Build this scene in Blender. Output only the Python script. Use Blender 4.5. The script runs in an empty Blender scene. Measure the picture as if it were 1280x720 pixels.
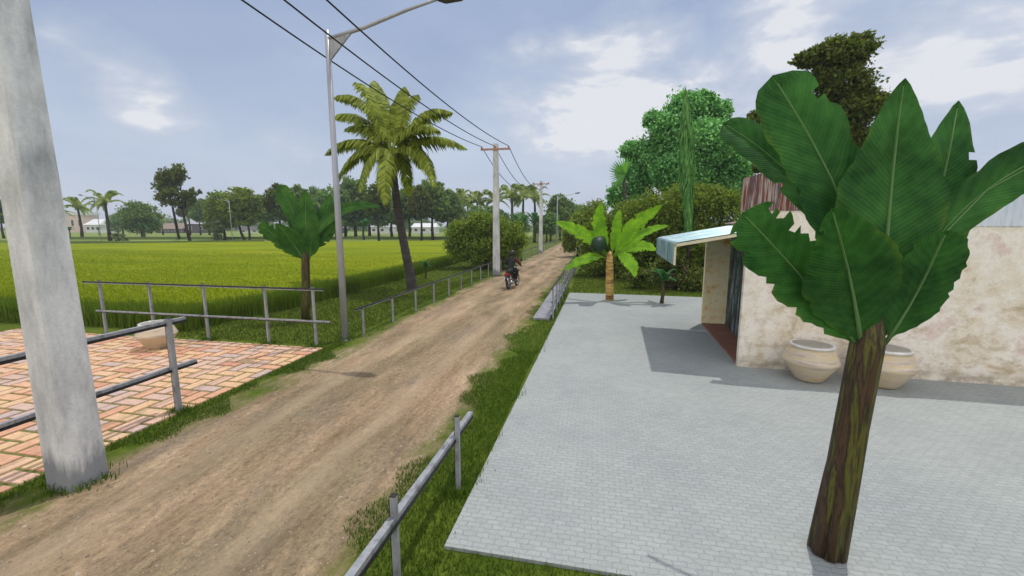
import bpy, math, random
import numpy as np
from mathutils import Vector, Matrix, Euler
R = math.radians
C = bpy.context.scene.collection
sc = bpy.context.scene
rng = np.random.default_rng(7)
random.seed(7)

# ------------------------------------------------------------------ camera
F = 525.0; H = 2.8; TH = math.atan(78 / F)
PSI = math.atan(105 / (F * math.cos(TH) + 78 * math.sin(TH)))
def ray(px, py):
    x = px - 640; y = 360 - py
    f = F * math.cos(TH) + y * math.sin(TH); u = -F * math.sin(TH) + y * math.cos(TH)
    return x * math.cos(PSI) - f * math.sin(PSI), x * math.sin(PSI) + f * math.cos(PSI), u
def gp(px, py, z=0.0):
    X, Y, u = ray(px, py); t = (z - H) / u
    return Vector((X * t, Y * t, z))
def pd(px, py, Yd):
    X, Y, u = ray(px, py); t = Yd / Y
    return Vector((X * t, Yd, H + u * t))
cam_d = bpy.data.cameras.new('camera'); cam = bpy.data.objects.new('camera', cam_d); C.objects.link(cam)
cam.location = (0, 0, H); cam.rotation_euler = (R(90) - TH, 0, PSI)
cam_d.sensor_width = 36; cam_d.lens = 36 * F / 1280; cam_d.clip_start = 0.05; cam_d.clip_end = 3000
sc.camera = cam

# ------------------------------------------------------------------ materials
def nodes(name):
    m = bpy.data.materials.new(name); m.use_nodes = True
    nt = m.node_tree; b = nt.nodes['Principled BSDF']
    return m, nt, b
def ramp(nt, fac, stops):
    r = nt.nodes.new('ShaderNodeValToRGB'); e = r.color_ramp.elements
    while len(e) < len(stops): e.new(0.5)
    for i, (p, c) in enumerate(stops):
        e[i].position = p; e[i].color = (*c, 1)
    nt.links.new(fac, r.inputs[0]); return r.outputs[0]
def coords(nt, scale=(1, 1, 1), out='Object', rot=(0, 0, 0)):
    t = nt.nodes.new('ShaderNodeTexCoord'); mp = nt.nodes.new('ShaderNodeMapping')
    mp.inputs['Scale'].default_value = scale; mp.inputs['Rotation'].default_value = rot
    nt.links.new(t.outputs[out], mp.inputs[0]); return mp.outputs[0]
def noise(nt, vec, scale, detail=6, rough=0.6, dist=0.0):
    n = nt.nodes.new('ShaderNodeTexNoise'); n.inputs['Scale'].default_value = scale
    n.inputs['Detail'].default_value = detail; n.inputs['Roughness'].default_value = rough
    n.inputs['Distortion'].default_value = dist
    nt.links.new(vec, n.inputs['Vector']); return n.outputs['Fac']
def mix(nt, fac, a, b, mode='MIX'):
    m = nt.nodes.new('ShaderNodeMix'); m.data_type = 'RGBA'; m.blend_type = mode
    for s, v in ((m.inputs[0], fac), (m.inputs[6], a), (m.inputs[7], b)):
        if isinstance(v, (int, float)): s.default_value = v
        elif isinstance(v, tuple): s.default_value = (*v, 1)
        else: nt.links.new(v, s)
    return m.outputs[2]
def mth(nt, op, a, b=None, c=None, clamp=False):
    m = nt.nodes.new('ShaderNodeMath'); m.operation = op; m.use_clamp = clamp
    for i, v in enumerate((a, b, c)):
        if v is None: continue
        if isinstance(v, (int, float)): m.inputs[i].default_value = v
        else: nt.links.new(v, m.inputs[i])
    return m.outputs[0]
def bump(nt, bsdf, h, strength=0.4, dist=0.02):
    b = nt.nodes.new('ShaderNodeBump'); b.inputs['Strength'].default_value = strength
    b.inputs['Distance'].default_value = dist
    nt.links.new(h, b.inputs['Height']); nt.links.new(b.outputs[0], bsdf.inputs['Normal'])
def nmat(name, stops, scale=5, stretch=(1, 1, 1), rough=0.8, bmp=0.0, bd=0.02, metal=0.0, detail=6, dist=0.0, spec=0.3):
    m, nt, b = nodes(name)
    n = noise(nt, coords(nt, stretch), scale, detail, 0.62, dist)
    nt.links.new(ramp(nt, n, stops), b.inputs['Base Color'])
    b.inputs['Roughness'].default_value = rough; b.inputs['Metallic'].default_value = metal
    b.inputs['Specular IOR Level'].default_value = spec
    if bmp: bump(nt, b, n, bmp, bd)
    return m
def leafmat(name, a, b2, c, transl=0.4, rough=0.55):
    m, nt, b = nodes(name)
    g = nt.nodes.new('ShaderNodeNewGeometry')
    col = ramp(nt, g.outputs['Random Per Island'], [(0, a), (0.5, b2), (1, c)])
    n = noise(nt, coords(nt), 0.9, 3)
    col = mix(nt, mth(nt, 'MULTIPLY', n, 0.5), col, mix(nt, 1.0, col, (0.55, 0.6, 0.5), 'MULTIPLY'))
    nt.links.new(col, b.inputs['Base Color']); b.inputs['Roughness'].default_value = rough
    b.inputs['Specular IOR Level'].default_value = 0.2
    t = nt.nodes.new('ShaderNodeBsdfTranslucent'); nt.links.new(mix(nt, 1.0, col, (1.2, 1.3, .6), 'MULTIPLY'), t.inputs[0])
    ms = nt.nodes.new('ShaderNodeMixShader'); ms.inputs[0].default_value = transl
    nt.links.new(b.outputs[0], ms.inputs[1]); nt.links.new(t.outputs[0], ms.inputs[2])
    nt.links.new(ms.outputs[0], nt.nodes['Material Output'].inputs[0])
    return m
def bananamat(name, dark, light, rib, edge=(0.12, 0.16, 0.02), transl=0.2):
    m, nt, b = nodes(name)
    uv = nt.nodes.new('ShaderNodeUVMap'); sep = nt.nodes.new('ShaderNodeSeparateXYZ')
    nt.links.new(uv.outputs[0], sep.inputs[0])
    u = mth(nt, 'ABSOLUTE', mth(nt, 'SUBTRACT', sep.outputs[0], 0.5))           # 0 at midrib .5 at edge
    v = sep.outputs[1]
    # side veins run out and forward from the midrib
    ph = mth(nt, 'SUBTRACT', v, mth(nt, 'MULTIPLY', u, 0.22))
    s = mth(nt, 'SINE', mth(nt, 'MULTIPLY', ph, 330.0))
    s2 = mth(nt, 'SINE', mth(nt, 'MULTIPLY', ph, 97.0))
    n = noise(nt, coords(nt), 3.0, 6, 0.65)
    f = mth(nt, 'ADD', n, mth(nt, 'ADD', mth(nt, 'MULTIPLY', s, 0.025), mth(nt, 'MULTIPLY', s2, 0.03)))
    col = ramp(nt, f, [(0.3, dark), (0.75, light)])
    big = noise(nt, coords(nt), 2.6, 7, 0.65)
    col = mix(nt, mth(nt, 'MULTIPLY_ADD', big, 5.0, -2.4, clamp=True), col, mix(nt, 1.0, col, (0.6, 0.62, 0.6), 'MULTIPLY'))
    er = mth(nt, 'MULTIPLY', mth(nt, 'MULTIPLY_ADD', u, 11, -4.6, clamp=True), mth(nt, 'MULTIPLY_ADD', noise(nt, coords(nt), 2.0, 4), 5, -2.4, clamp=True))
    col = mix(nt, mth(nt, 'MULTIPLY', er, mth(nt, 'MULTIPLY_ADD', n, 3, -1.0, clamp=True)), col, edge)
    rb = mth(nt, 'MULTIPLY_ADD', u, -45, 1.0, clamp=True)
    col = mix(nt, rb, col, rib)
    nt.links.new(col, b.inputs['Base Color']); b.inputs['Roughness'].default_value = 0.6
    b.inputs['Specular IOR Level'].default_value = 0.12
    bump(nt, b, mth(nt, 'ADD', mth(nt, 'MULTIPLY', s, 0.5), n), 0.35, 0.006)
    t = nt.nodes.new('ShaderNodeBsdfTranslucent'); nt.links.new(mix(nt, 1.0, col, (1.3, 1.5, .5), 'MULTIPLY'), t.inputs[0])
    ms = nt.nodes.new('ShaderNodeMixShader'); ms.inputs[0].default_value = transl
    nt.links.new(b.outputs[0], ms.inputs[1]); nt.links.new(t.outputs[0], ms.inputs[2])
    nt.links.new(ms.outputs[0], nt.nodes['Material Output'].inputs[0])
    return m

M = {}
def grass_color(nt, vec=None):
    v = coords(nt)
    a = noise(nt, v, 0.35, 5); b_ = noise(nt, v, 6.0, 8, 0.7)
    c1 = ramp(nt, a, [(0.35, (0.07, 0.115, 0.012)), (0.65, (0.135, 0.175, 0.022))])
    c2 = ramp(nt, b_, [(0.3, (0.55, 0.6, 0.5)), (0.7, (1.25, 1.2, 1.1))])
    return mix(nt, 1.0, c1, c2, 'MULTIPLY'), b_
m, nt, b = nodes('lawn_grass'); col, h = grass_color(nt)
nt.links.new(col, b.inputs['Base Color']); b.inputs['Roughness'].default_value = 0.95; b.inputs['Specular IOR Level'].default_value = 0.1
bump(nt, b, h, 0.7, 0.05); M['grass'] = m

# dirt road that frays into the grass
m, nt, b = nodes('dirt_road'); col, h = grass_color(nt)
tc = nt.nodes.new('ShaderNodeTexCoord'); sp = nt.nodes.new('ShaderNodeSeparateXYZ'); nt.links.new(tc.outputs['Object'], sp.inputs[0])
st = noise(nt, coords(nt, (1.0, 0.22, 1)), 2.0, 9, 0.7, 0.3)
st2 = noise(nt, coords(nt, (1.0, 0.3, 1)), 0.9, 4, 0.5)
gr = noise(nt, coords(nt, (1, 0.6, 1)), 17, 8, 0.82)
pb = noise(nt, coords(nt), 90, 3, 0.7)
d1 = ramp(nt, st, [(0.30, (0.18, 0.135, 0.08)), (0.45, (0.29, 0.222, 0.15)), (0.57, (0.39, 0.30, 0.205)), (0.70, (0.53, 0.415, 0.295))])
d2 = ramp(nt, st2, [(0.35, (0.78, 0.80, 0.70)), (0.65, (1.18, 1.08, 1.0))])
spk = mth(nt, 'MULTIPLY_ADD', noise(nt, coords(nt), 42, 5, 0.8), 9, -3.2, clamp=True)
d3 = ramp(nt, gr, [(0.30, (0.34, 0.32, 0.29)), (0.44, (0.85, 0.84, 0.83)), (0.56, (1.08, 1.07, 1.05)), (0.70, (1.55, 1.48, 1.38))])
dirt = mix(nt, 1.0, mix(nt, 1.0, d1, d2, 'MULTIPLY'), d3, 'MULTIPLY')
dirt = mix(nt, mth(nt, 'MULTIPLY_ADD', spk, -0.55, 0.55), dirt, (0.09, 0.07, 0.045))
# grey gravel patches and sparse weed between the tracks
g2 = noise(nt, coords(nt, (1, 0.25, 1)), 1.3, 6, 0.6)
dirt = mix(nt, mth(nt, 'MULTIPLY_ADD', g2, 4, -2.1, clamp=True), dirt, mix(nt, 1.0, (0.20, 0.165, 0.125), d3, 'MULTIPLY'))
# pebbles
pe = mth(nt, 'MULTIPLY_ADD', pb, 14, -9.0, clamp=True)
dirt = mix(nt, mth(nt, 'MULTIPLY', pe, 0.6), dirt, (0.42, 0.36, 0.28))
x0 = mth(nt, 'ABSOLUTE', mth(nt, 'ADD', sp.outputs[0], 3.78))                         # distance from the centre line
cm = mth(nt, 'MULTIPLY_ADD', x0, -2.2, 0.75, clamp=True)
wd = mth(nt, 'MULTIPLY', cm, mth(nt, 'MULTIPLY_ADD', noise(nt, coords(nt), 3.5, 8, 0.75), 8, -4.4, clamp=True))
dirt = mix(nt, mth(nt, 'MULTIPLY', wd, 0.35), dirt, (0.12, 0.115, 0.03))
tr = mth(nt, 'MULTIPLY_ADD', mth(nt, 'ABSOLUTE', mth(nt, 'SUBTRACT', x0, 0.8)), -2.5, 0.75, clamp=True)
dirt = mix(nt, mth(nt, 'MULTIPLY', tr, 0.45), dirt, (0.50, 0.385, 0.26))
en = noise(nt, coords(nt, (1, 0.45, 1)), 1.6, 9, 0.72)
e = mth(nt, 'MULTIPLY_ADD', mth(nt, 'ADD', x0, mth(nt, 'MULTIPLY', mth(nt, 'SUBTRACT', en, 0.5), 2.0)), 2.4, -3.75, clamp=True)
nt.links.new(mix(nt, e, dirt, col), b.inputs['Base Color'])
b.inputs['Roughness'].default_value = 0.95; b.inputs['Specular IOR Level'].default_value = 0.12
bump(nt, b, mth(nt, 'ADD', mth(nt, 'ADD', gr, mth(nt, 'MULTIPLY', st, 1.2)), mth(nt, 'MULTIPLY', pe, 0.5)), 0.6, 0.035); M['road'] = m

# light paving of the yard: small scale pattern
m, nt, b = nodes('yard_paving')
v = coords(nt)
br = nt.nodes.new('ShaderNodeTexBrick'); br.inputs['Scale'].default_value = 1.0
br.inputs['Brick Width'].default_value = 0.12; br.inputs['Row Height'].default_value = 0.06; br.inputs['Mortar Size'].default_value = 0.009
br.inputs['Mortar Smooth'].default_value = 1.0; br.inputs['Bias'].default_value = 0.0
br.inputs['Color1'].default_value = (0.385, 0.405, 0.39, 1); br.inputs['Color2'].default_value = (0.345, 0.365, 0.352, 1); br.inputs['Mortar'].default_value = (0.30, 0.32, 0.31, 1)
ds = nt.nodes.new('ShaderNodeTexNoise'); ds.inputs['Scale'].default_value = 14; nt.links.new(v, ds.inputs['Vector'])
vm = nt.nodes.new('ShaderNodeVectorMath'); vm.operation = 'MULTIPLY_ADD'; nt.links.new(ds.outputs['Color'], vm.inputs[0]); vm.inputs[1].default_value = (0.05, 0.045, 0); nt.links.new(v, vm.inputs[2])
nt.links.new(vm.outputs[0], br.inputs['Vector'])
sx = nt.nodes.new('ShaderNodeSeparateXYZ'); nt.links.new(v, sx.inputs[0])
big = noise(nt, v, 0.8, 6, 0.6)
c = mix(nt, 1.0, br.outputs['Color'], ramp(nt, big, [(0.3, (0.9, 0.91, 0.92)), (0.7, (1.05, 1.05, 1.04))]), 'MULTIPLY')
sm = noise(nt, v, 40, 4, 0.7)
c = mix(nt, 1.0, c, ramp(nt, sm, [(0.3, (0.88, 0.88, 0.88)), (0.7, (1.06, 1.06, 1.06))]), 'MULTIPLY')
st_ = noise(nt, v, 2.3, 9, 0.7)
c = mix(nt, mth(nt, 'MULTIPLY', mth(nt, 'MULTIPLY_ADD', st_, 6, -3.4, clamp=True), 0.38), c, (0.26, 0.26, 0.23))
nt.links.new(c, b.inputs['Base Color']); b.inputs['Roughness'].default_value = 0.85; b.inputs['Specular IOR Level'].default_value = 0.2
bump(nt, b, mth(nt, 'SUBTRACT', mth(nt, 'MULTIPLY', sm, 0.25), br.outputs['Fac']), 0.45, 0.008); M['yard'] = m

# clay pavers, one colour attribute value per brick
m, nt, b = nodes('clay_pavers')
at = nt.nodes.new('ShaderNodeAttribute'); at.attribute_name = 'tone'
c = ramp(nt, at.outputs['Fac'], [(0.0, (0.62, 0.30, 0.19)), (0.3, (0.74, 0.42, 0.25)), (0.55, (0.76, 0.50, 0.28)), (0.78, (0.72, 0.46, 0.33)), (1.0, (0.56, 0.42, 0.38))])
n = noise(nt, coords(nt), 14, 8, 0.7)
c = mix(nt, 1.0, c, ramp(nt, n, [(0.3, (0.72, 0.70, 0.68)), (0.7, (1.12, 1.12, 1.12))]), 'MULTIPLY')
ms_ = mth(nt, 'MULTIPLY_ADD', noise(nt, coords(nt), 2.2, 8, 0.7), 5, -2.7, clamp=True)
c = mix(nt, mth(nt, 'MULTIPLY', ms_, 0.45), c, (0.36, 0.30, 0.13))
nt.links.new(c, b.inputs['Base Color']); b.inputs['Roughness'].default_value = 0.85; bump(nt, b, n, 0.4, 0.01); M['brick'] = m
M['joint'] = nmat('mossy_joint', [(0.35, (0.10, 0.14, 0.02)), (0.6, (0.17, 0.19, 0.05)), (0.8, (0.26, 0.22, 0.10))], 9, rough=0.95, bmp=0.5)
# paddy
m, nt, b = nodes('rice_paddy')
n1 = noise(nt, coords(nt, (0.25, 1.0, 1), rot=(0, 0, R(14))), 0.28, 7, 0.6); n2 = noise(nt, coords(nt), 9, 8, 0.75)
c = ramp(nt, n1, [(0.3, (0.14, 0.20, 0.002)), (0.45, (0.21, 0.265, 0.002)), (0.58, (0.27, 0.315, 0.003)), (0.72, (0.31, 0.30, 0.008))])
c = mix(nt, 1.0, c, ramp(nt, n2, [(0.3, (0.6, 0.66, 0.6)), (0.68, (1.2, 1.15, 1.1))]), 'MULTIPLY')
nt.links.new(c, b.inputs['Base Color']); b.inputs['Roughness'].default_value = 0.9; b.inputs['Specular IOR Level'].default_value = 0.1
bump(nt, b, n2, 0.8, 0.12); M['paddy'] = m
M['paddy_far'] = nmat('far_paddy', [(0.35, (0.15, 0.21, 0.03)), (0.65, (0.22, 0.28, 0.06))], 0.4, (0.3, 1, 1), 0.95, 0.3)
M['bund'] = nmat('field_bund', [(0.3, (0.05, 0.09, 0.012)), (0.7, (0.10, 0.13, 0.03))], 2.0, rough=0.95, bmp=0.6, bd=0.1)
M['blade'] = leafmat('grass_blade', (0.055, 0.115, 0.010), (0.095, 0.175, 0.016), (0.18, 0.25, 0.035), 0.35)
M['lawnblade'] = leafmat('lawn_blade', (0.065, 0.10, 0.012), (0.115, 0.155, 0.02), (0.18, 0.22, 0.035), 0.35)
M['rice'] = leafmat('rice_blade', (0.09, 0.16, 0.012), (0.15, 0.235, 0.018), (0.23, 0.30, 0.03), 0.3)
M['rice_top'] = leafmat('rice_ear', (0.19, 0.26, 0.003), (0.26, 0.32, 0.004), (0.32, 0.35, 0.008), 0.4)
# concrete of the poles
m, nt, b = nodes('pole_concrete')
v = coords(nt)
a = noise(nt, coords(nt, (1, 1, 0.3)), 4.5, 7, 0.62); bb = noise(nt, v, 30, 6, 0.7)
c = ramp(nt, a, [(0.32, (0.42, 0.43, 0.43)), (0.45, (0.60, 0.60, 0.60)), (0.56, (0.72, 0.72, 0.71)), (0.68, (0.82, 0.82, 0.81))])
mo = noise(nt, coords(nt, (1, 1, 0.5)), 2.2, 5)
c = mix(nt, mth(nt, 'MULTIPLY', mth(nt, 'MULTIPLY_ADD', mo, 5, -2.6, clamp=True), 0.5), c, (0.37, 0.41, 0.32))
c = mix(nt, 1.0, c, ramp(nt, bb, [(0.3, (0.86, 0.86, 0.86)), (0.7, (1.05, 1.05, 1.05))]), 'MULTIPLY')
s_ = nt.nodes.new('ShaderNodeSeparateXYZ'); nt.links.new(v, s_.inputs[0])
zz = mth(nt, 'ADD', s_.outputs[2], mth(nt, 'MULTIPLY', mth(nt, 'SUBTRACT', noise(nt, coords(nt, (1, 1, .15)), 7, 6, .7), 0.5), 0.9))
c = mix(nt, mth(nt, 'MULTIPLY', mth(nt, 'MULTIPLY_ADD', zz, -5, 2.4, clamp=True), 0.85), c, (0.19, 0.20, 0.22))
nt.links.new(c, b.inputs['Base Color']); b.inputs['Roughness'].default_value = 0.8; bump(nt, b, mth(nt, 'ADD', a, bb), 0.35, 0.01); M['concrete'] = m
M['slab'] = nmat('culvert_concrete', [(0.3, (0.20, 0.20, 0.22)), (0.7, (0.33, 0.33, 0.36))], 6, rough=0.9, bmp=0.3)
M['galv'] = nmat('weathered_galvanised_steel', [(0.3, (0.14, 0.135, 0.14)), (0.42, (0.27, 0.275, 0.29)), (0.56, (0.37, 0.38, 0.40)), (0.66, (0.30, 0.22, 0.17))], 9, (1, 1, 0.4), 0.55, 0.2, 0.004, 0.25)
M['black'] = nmat('black_paint', [(0.3, (0.012, 0.012, 0.014)), (0.75, (0.045, 0.042, 0.04))], 20, rough=0.6)
M['lampgrey'] = nmat('lamp_post_paint', [(0.3, (0.33, 0.34, 0.37)), (0.7, (0.46, 0.47, 0.50))], 6, (1, 1, .2), 0.45, metal=0.3)
M['lamphead'] = nmat('lamp_head_paint', [(0.3, (0.05, 0.045, 0.045)), (0.7, (0.09, 0.08, 0.08))], 8, rough=0.5)
M['wire'] = nmat('cable_rubber', [(0.3, (0.008, 0.008, 0.009)), (0.7, (0.02, 0.02, 0.02))], 8, rough=0.6)
M['arm'] = nmat('reddish_crossarm', [(0.3, (0.36, 0.18, 0.12)), (0.7, (0.55, 0.33, 0.25))], 9, rough=0.7)
M['porcelain'] = nmat('insulator_porcelain', [(0.3, (0.45, 0.22, 0.16)), (0.7, (0.6, 0.34, 0.26))], 9, rough=0.3)
# stained plaster
m, nt, b = nodes('stained_plaster')
v = coords(nt)
a = noise(nt, v, 1.5, 9, 0.65, 0.4); a2 = noise(nt, coords(nt, (1, 1, 1.8)), 3.3, 9, 0.7); a3 = noise(nt, v, 24, 6, 0.7)
c = ramp(nt, a, [(0.34, (0.54, 0.43, 0.28)), (0.43, (0.80, 0.70, 0.56)), (0.54, (0.90, 0.84, 0.75)), (0.64, (0.76, 0.60, 0.53))])
s_ = nt.nodes.new('ShaderNodeSeparateXYZ'); nt.links.new(v, s_.inputs[0])
low = mth(nt, 'MULTIPLY_ADD', s_.outputs[2], -0.38, 0.95, clamp=True)
f = mth(nt, 'MULTIPLY', mth(nt, 'MULTIPLY_ADD', a2, 5.5, -2.7, clamp=True), low)
c = mix(nt, mth(nt, 'MULTIPLY', f, 0.95), c, (0.44, 0.32, 0.17))
ol = mth(nt, 'MULTIPLY_ADD', noise(nt, v, 2.4, 6, 0.6), 7, -4.2, clamp=True)
c = mix(nt, mth(nt, 'MULTIPLY', mth(nt, 'MULTIPLY', ol, low), 0.6), c, (0.38, 0.34, 0.15))
sk = mth(nt, 'MULTIPLY_ADD', mth(nt, 'ADD', s_.outputs[2], mth(nt, 'MULTIPLY', a2, 0.35)), -7, 2.9, clamp=True)
c = mix(nt, mth(nt, 'MULTIPLY', sk, mth(nt, 'MULTIPLY_ADD', a2, 4, -1.5, clamp=True)), c, (0.42, 0.36, 0.29))
c = mix(nt, 1.0, c, ramp(nt, a3, [(0.3, (0.88, 0.88, 0.87)), (0.7, (1.06, 1.06, 1.06))]), 'MULTIPLY')
nt.links.new(c, b.inputs['Base Color']); b.inputs['Roughness'].default_value = 0.9; bump(nt, b, mth(nt, 'ADD', a3, a2), 0.35, 0.012); M['plaster'] = m
M['ochre'] = nmat('ochre_limewash', [(0.3, (0.68, 0.40, 0.12)), (0.42, (0.92, 0.76, 0.42)), (0.55, (0.95, 0.88, 0.62)), (0.72, (0.78, 0.52, 0.20))], 3.2, rough=0.9, bmp=0.2)
M['doorwood'] = nmat('dark_streaked_door', [(0.3, (0.012, 0.010, 0.010)), (0.46, (0.05, 0.03, 0.028)), (0.53, (0.03, 0.13, 0.10)), (0.57, (0.05, 0.04, 0.04)), (0.62, (0.42, 0.45, 0.47)), (0.67, (0.05, 0.07, 0.12)), (0.8, (0.14, 0.04, 0.03))], 4.5, (3.0, 3.0, 0.3), 0.7, 0.3, detail=4)
M['redboard'] = nmat('red_floor_boards', [(0.3, (0.16, 0.06, 0.04)), (0.6, (0.32, 0.14, 0.09)), (0.8, (0.42, 0.22, 0.15))], 5, (0.4, 3.5, 1), 0.75, 0.2)
M['tin'] = nmat('pale_blue_tin', [(0.3, (0.10, 0.19, 0.22)), (0.5, (0.24, 0.36, 0.39)), (0.68, (0.48, 0.58, 0.58))], 2.5, (0.7, 5, 0.7), 0.4, metal=0.35)
M['tinwhite'] = nmat('whitish_tin', [(0.3, (0.55, 0.62, 0.72)), (0.7, (0.78, 0.82, 0.86))], 2.5, (5, 0.6, 0.6), 0.4, metal=0.1)
M['rust'] = nmat('rusty_corrugated_tin', [(0.3, (0.12, 0.03, 0.02)), (0.42, (0.22, 0.06, 0.035)), (0.48, (0.44, 0.40, 0.37)), (0.54, (0.19, 0.07, 0.05)), (0.60, (0.11, 0.09, 0.11)), (0.66, (0.45, 0.41, 0.36)), (0.72, (0.24, 0.08, 0.05))], 2.6, (4.0, 4.0, 0.25), 0.7, metal=0.1, detail=4)
M['cream'] = nmat('cream_trim', [(0.3, (0.60, 0.54, 0.36)), (0.7, (0.72, 0.66, 0.48))], 8, rough=0.7)
m = nmat('glazed_clay', [(0.3, (0.50, 0.33, 0.13)), (0.42, (0.62, 0.49, 0.29)), (0.54, (0.60, 0.50, 0.38)), (0.66, (0.42, 0.32, 0.26))], 3.2, (0.5, 0.5, 4.0), 0.3, 0.15, 0.01, spec=0.5); M['jar'] = m
M['jarlip'] = nmat('pale_jar_rim', [(0.3, (0.60, 0.58, 0.52)), (0.7, (0.78, 0.77, 0.74))], 6, rough=0.25, spec=0.6)
M['water'] = nmat('jar_lid', [(0.3, (0.26, 0.24, 0.20)), (0.7, (0.38, 0.35, 0.30))], 5, rough=0.5)
M['bark'] = nmat('dark_bark', [(0.3, (0.018, 0.013, 0.010)), (0.7, (0.07, 0.052, 0.038))], 6, (1, 1, 0.35), 0.95, 0.8, 0.04)
M['palmbark'] = nmat('palm_bark', [(0.3, (0.03, 0.026, 0.024)), (0.6, (0.075, 0.065, 0.058)), (0.8, (0.12, 0.105, 0.09))], 3, (1, 1, 3.5), 0.95, 0.8, 0.03)
M['stem'] = nmat('banana_stem', [(0.30, (0.018, 0.012, 0.008)), (0.42, (0.09, 0.05, 0.025)), (0.48, (0.03, 0.018, 0.012)), (0.55, (0.12, 0.12, 0.02)), (0.62, (0.045, 0.028, 0.016)), (0.70, (0.17, 0.19, 0.03))], 5, (2.4, 2.4, 0.22), 0.6, 0.25, 0.012)
M['stem_y'] = nmat('banded_yellow_stem', [(0.3, (0.13, 0.07, 0.035)), (0.45, (0.36, 0.19, 0.06)), (0.55, (0.72, 0.48, 0.14)), (0.66, (0.30, 0.20, 0.12))], 3.4, (0.5, 0.5, 3.0), 0.7, 0.4, 0.02)
M['ban'] = bananamat('banana_leaf', (0.014, 0.066, 0.016), (0.068, 0.205, 0.045), (0.16, 0.29, 0.11), (0.20, 0.26, 0.02))
M['ban_m'] = bananamat('banana_leaf_mid', (0.025, 0.085, 0.018), (0.085, 0.22, 0.035), (0.16, 0.30, 0.10))
M['ban_b'] = bananamat('young_banana_leaf', (0.11, 0.29, 0.008), (0.33, 0.60, 0.025), (0.26, 0.46, 0.07), (0.3, 0.42, 0.06), 0.35)
M['ban_d'] = bananamat('dark_banana_leaf', (0.022, 0.085, 0.028), (0.06, 0.18, 0.05), (0.07, 0.15, 0.05))
M['ban_end'] = nmat('banana_heart', [(0.3, (0.004, 0.022, 0.008)), (0.7, (0.012, 0.045, 0.016))], 6, rough=0.5)
M['frond'] = leafmat('palm_leaflet', (0.1406, 0.1781, 0.015), (0.2719, 0.3281, 0.0338), (0.4312, 0.4875, 0.075), 0.3)
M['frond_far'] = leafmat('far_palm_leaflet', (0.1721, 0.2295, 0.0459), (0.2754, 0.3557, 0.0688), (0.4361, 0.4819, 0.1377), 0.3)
M['leaf_d'] = leafmat('dark_leaf', (0.0752, 0.1459, 0.0334), (0.1539, 0.2432, 0.0585), (0.2565, 0.3496, 0.1003))
M['leaf_o'] = leafmat('olive_leaf', (0.1176, 0.1702, 0.0283), (0.2205, 0.2894, 0.0424), (0.3383, 0.4255, 0.0707))
M['leaf_t'] = leafmat('olive_dark_leaf', (0.0616, 0.0896, 0.0168), (0.1261, 0.1624, 0.028), (0.224, 0.2381, 0.0504))
M['leaf_m'] = leafmat('mid_leaf', (0.0918, 0.1972, 0.0524), (0.1836, 0.3081, 0.0972), (0.306, 0.4437, 0.1683))
M['leaf_b'] = leafmat('bright_leaf', (0.072, 0.22, 0.064), (0.192, 0.48, 0.1536), (0.48, 0.84, 0.3584), 0.3)
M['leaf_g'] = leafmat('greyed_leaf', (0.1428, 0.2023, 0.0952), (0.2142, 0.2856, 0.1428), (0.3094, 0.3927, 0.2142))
M['cyp'] = leafmat('hanging_leaf', (0.0741, 0.2223, 0.0494), (0.1482, 0.3705, 0.0865), (0.2717, 0.5434, 0.1482))
def flat(name, col, rough=0.6, metal=0.0, spec=0.4):
    return nmat(name, [(0.3, tuple(x * 0.8 for x in col)), (0.7, tuple(min(1, x * 1.1) for x in col))], 14, rough=rough, metal=metal, spec=spec)
M['tyre'] = flat('tyre_rubber', (0.02, 0.02, 0.02), 0.85)
M['chrome'] = flat('bright_metal', (0.75, 0.76, 0.78), 0.25, 0.8)
M['bikeblack'] = flat('black_bike_body', (0.015, 0.015, 0.018), 0.3)
M['redplastic'] = flat('red_tail_plastic', (0.30, 0.02, 0.02), 0.35)
M['white'] = flat('white_panel', (0.75, 0.76, 0.78), 0.5)
M['jacket'] = flat('dark_jacket', (0.025, 0.028, 0.03), 0.85)
M['trouser'] = flat('black_trousers', (0.014, 0.014, 0.017), 0.85)
M['skin'] = flat('skin', (0.33, 0.17, 0.11), 0.6)
M['redcloth'] = flat('dark_red_sleeve', (0.14, 0.025, 0.02), 0.85)
M['helmet'] = flat('dark_helmet', (0.025, 0.022, 0.016), 0.35)
M['housewhite'] = flat('house_white', (0.72, 0.72, 0.72), 0.8)
M['housepink'] = flat('house_pink', (0.72, 0.56, 0.50), 0.8)
M['rooftile'] = nmat('brown_roof_tile', [(0.3, (0.20, 0.15, 0.11)), (0.7, (0.32, 0.25, 0.19))], 2, (1, 4, 4), 0.85, 0.4)
M['roofgrey'] = nmat('grey_tin_roof', [(0.3, (0.32, 0.31, 0.33)), (0.7, (0.45, 0.44, 0.45))], 2, (5, 1, 1), 0.5)
M['shedwall'] = flat('shed_wall', (0.11, 0.10, 0.10), 0.85)
M['glassdark'] = flat('dark_window', (0.04, 0.05, 0.06), 0.15)

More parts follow.
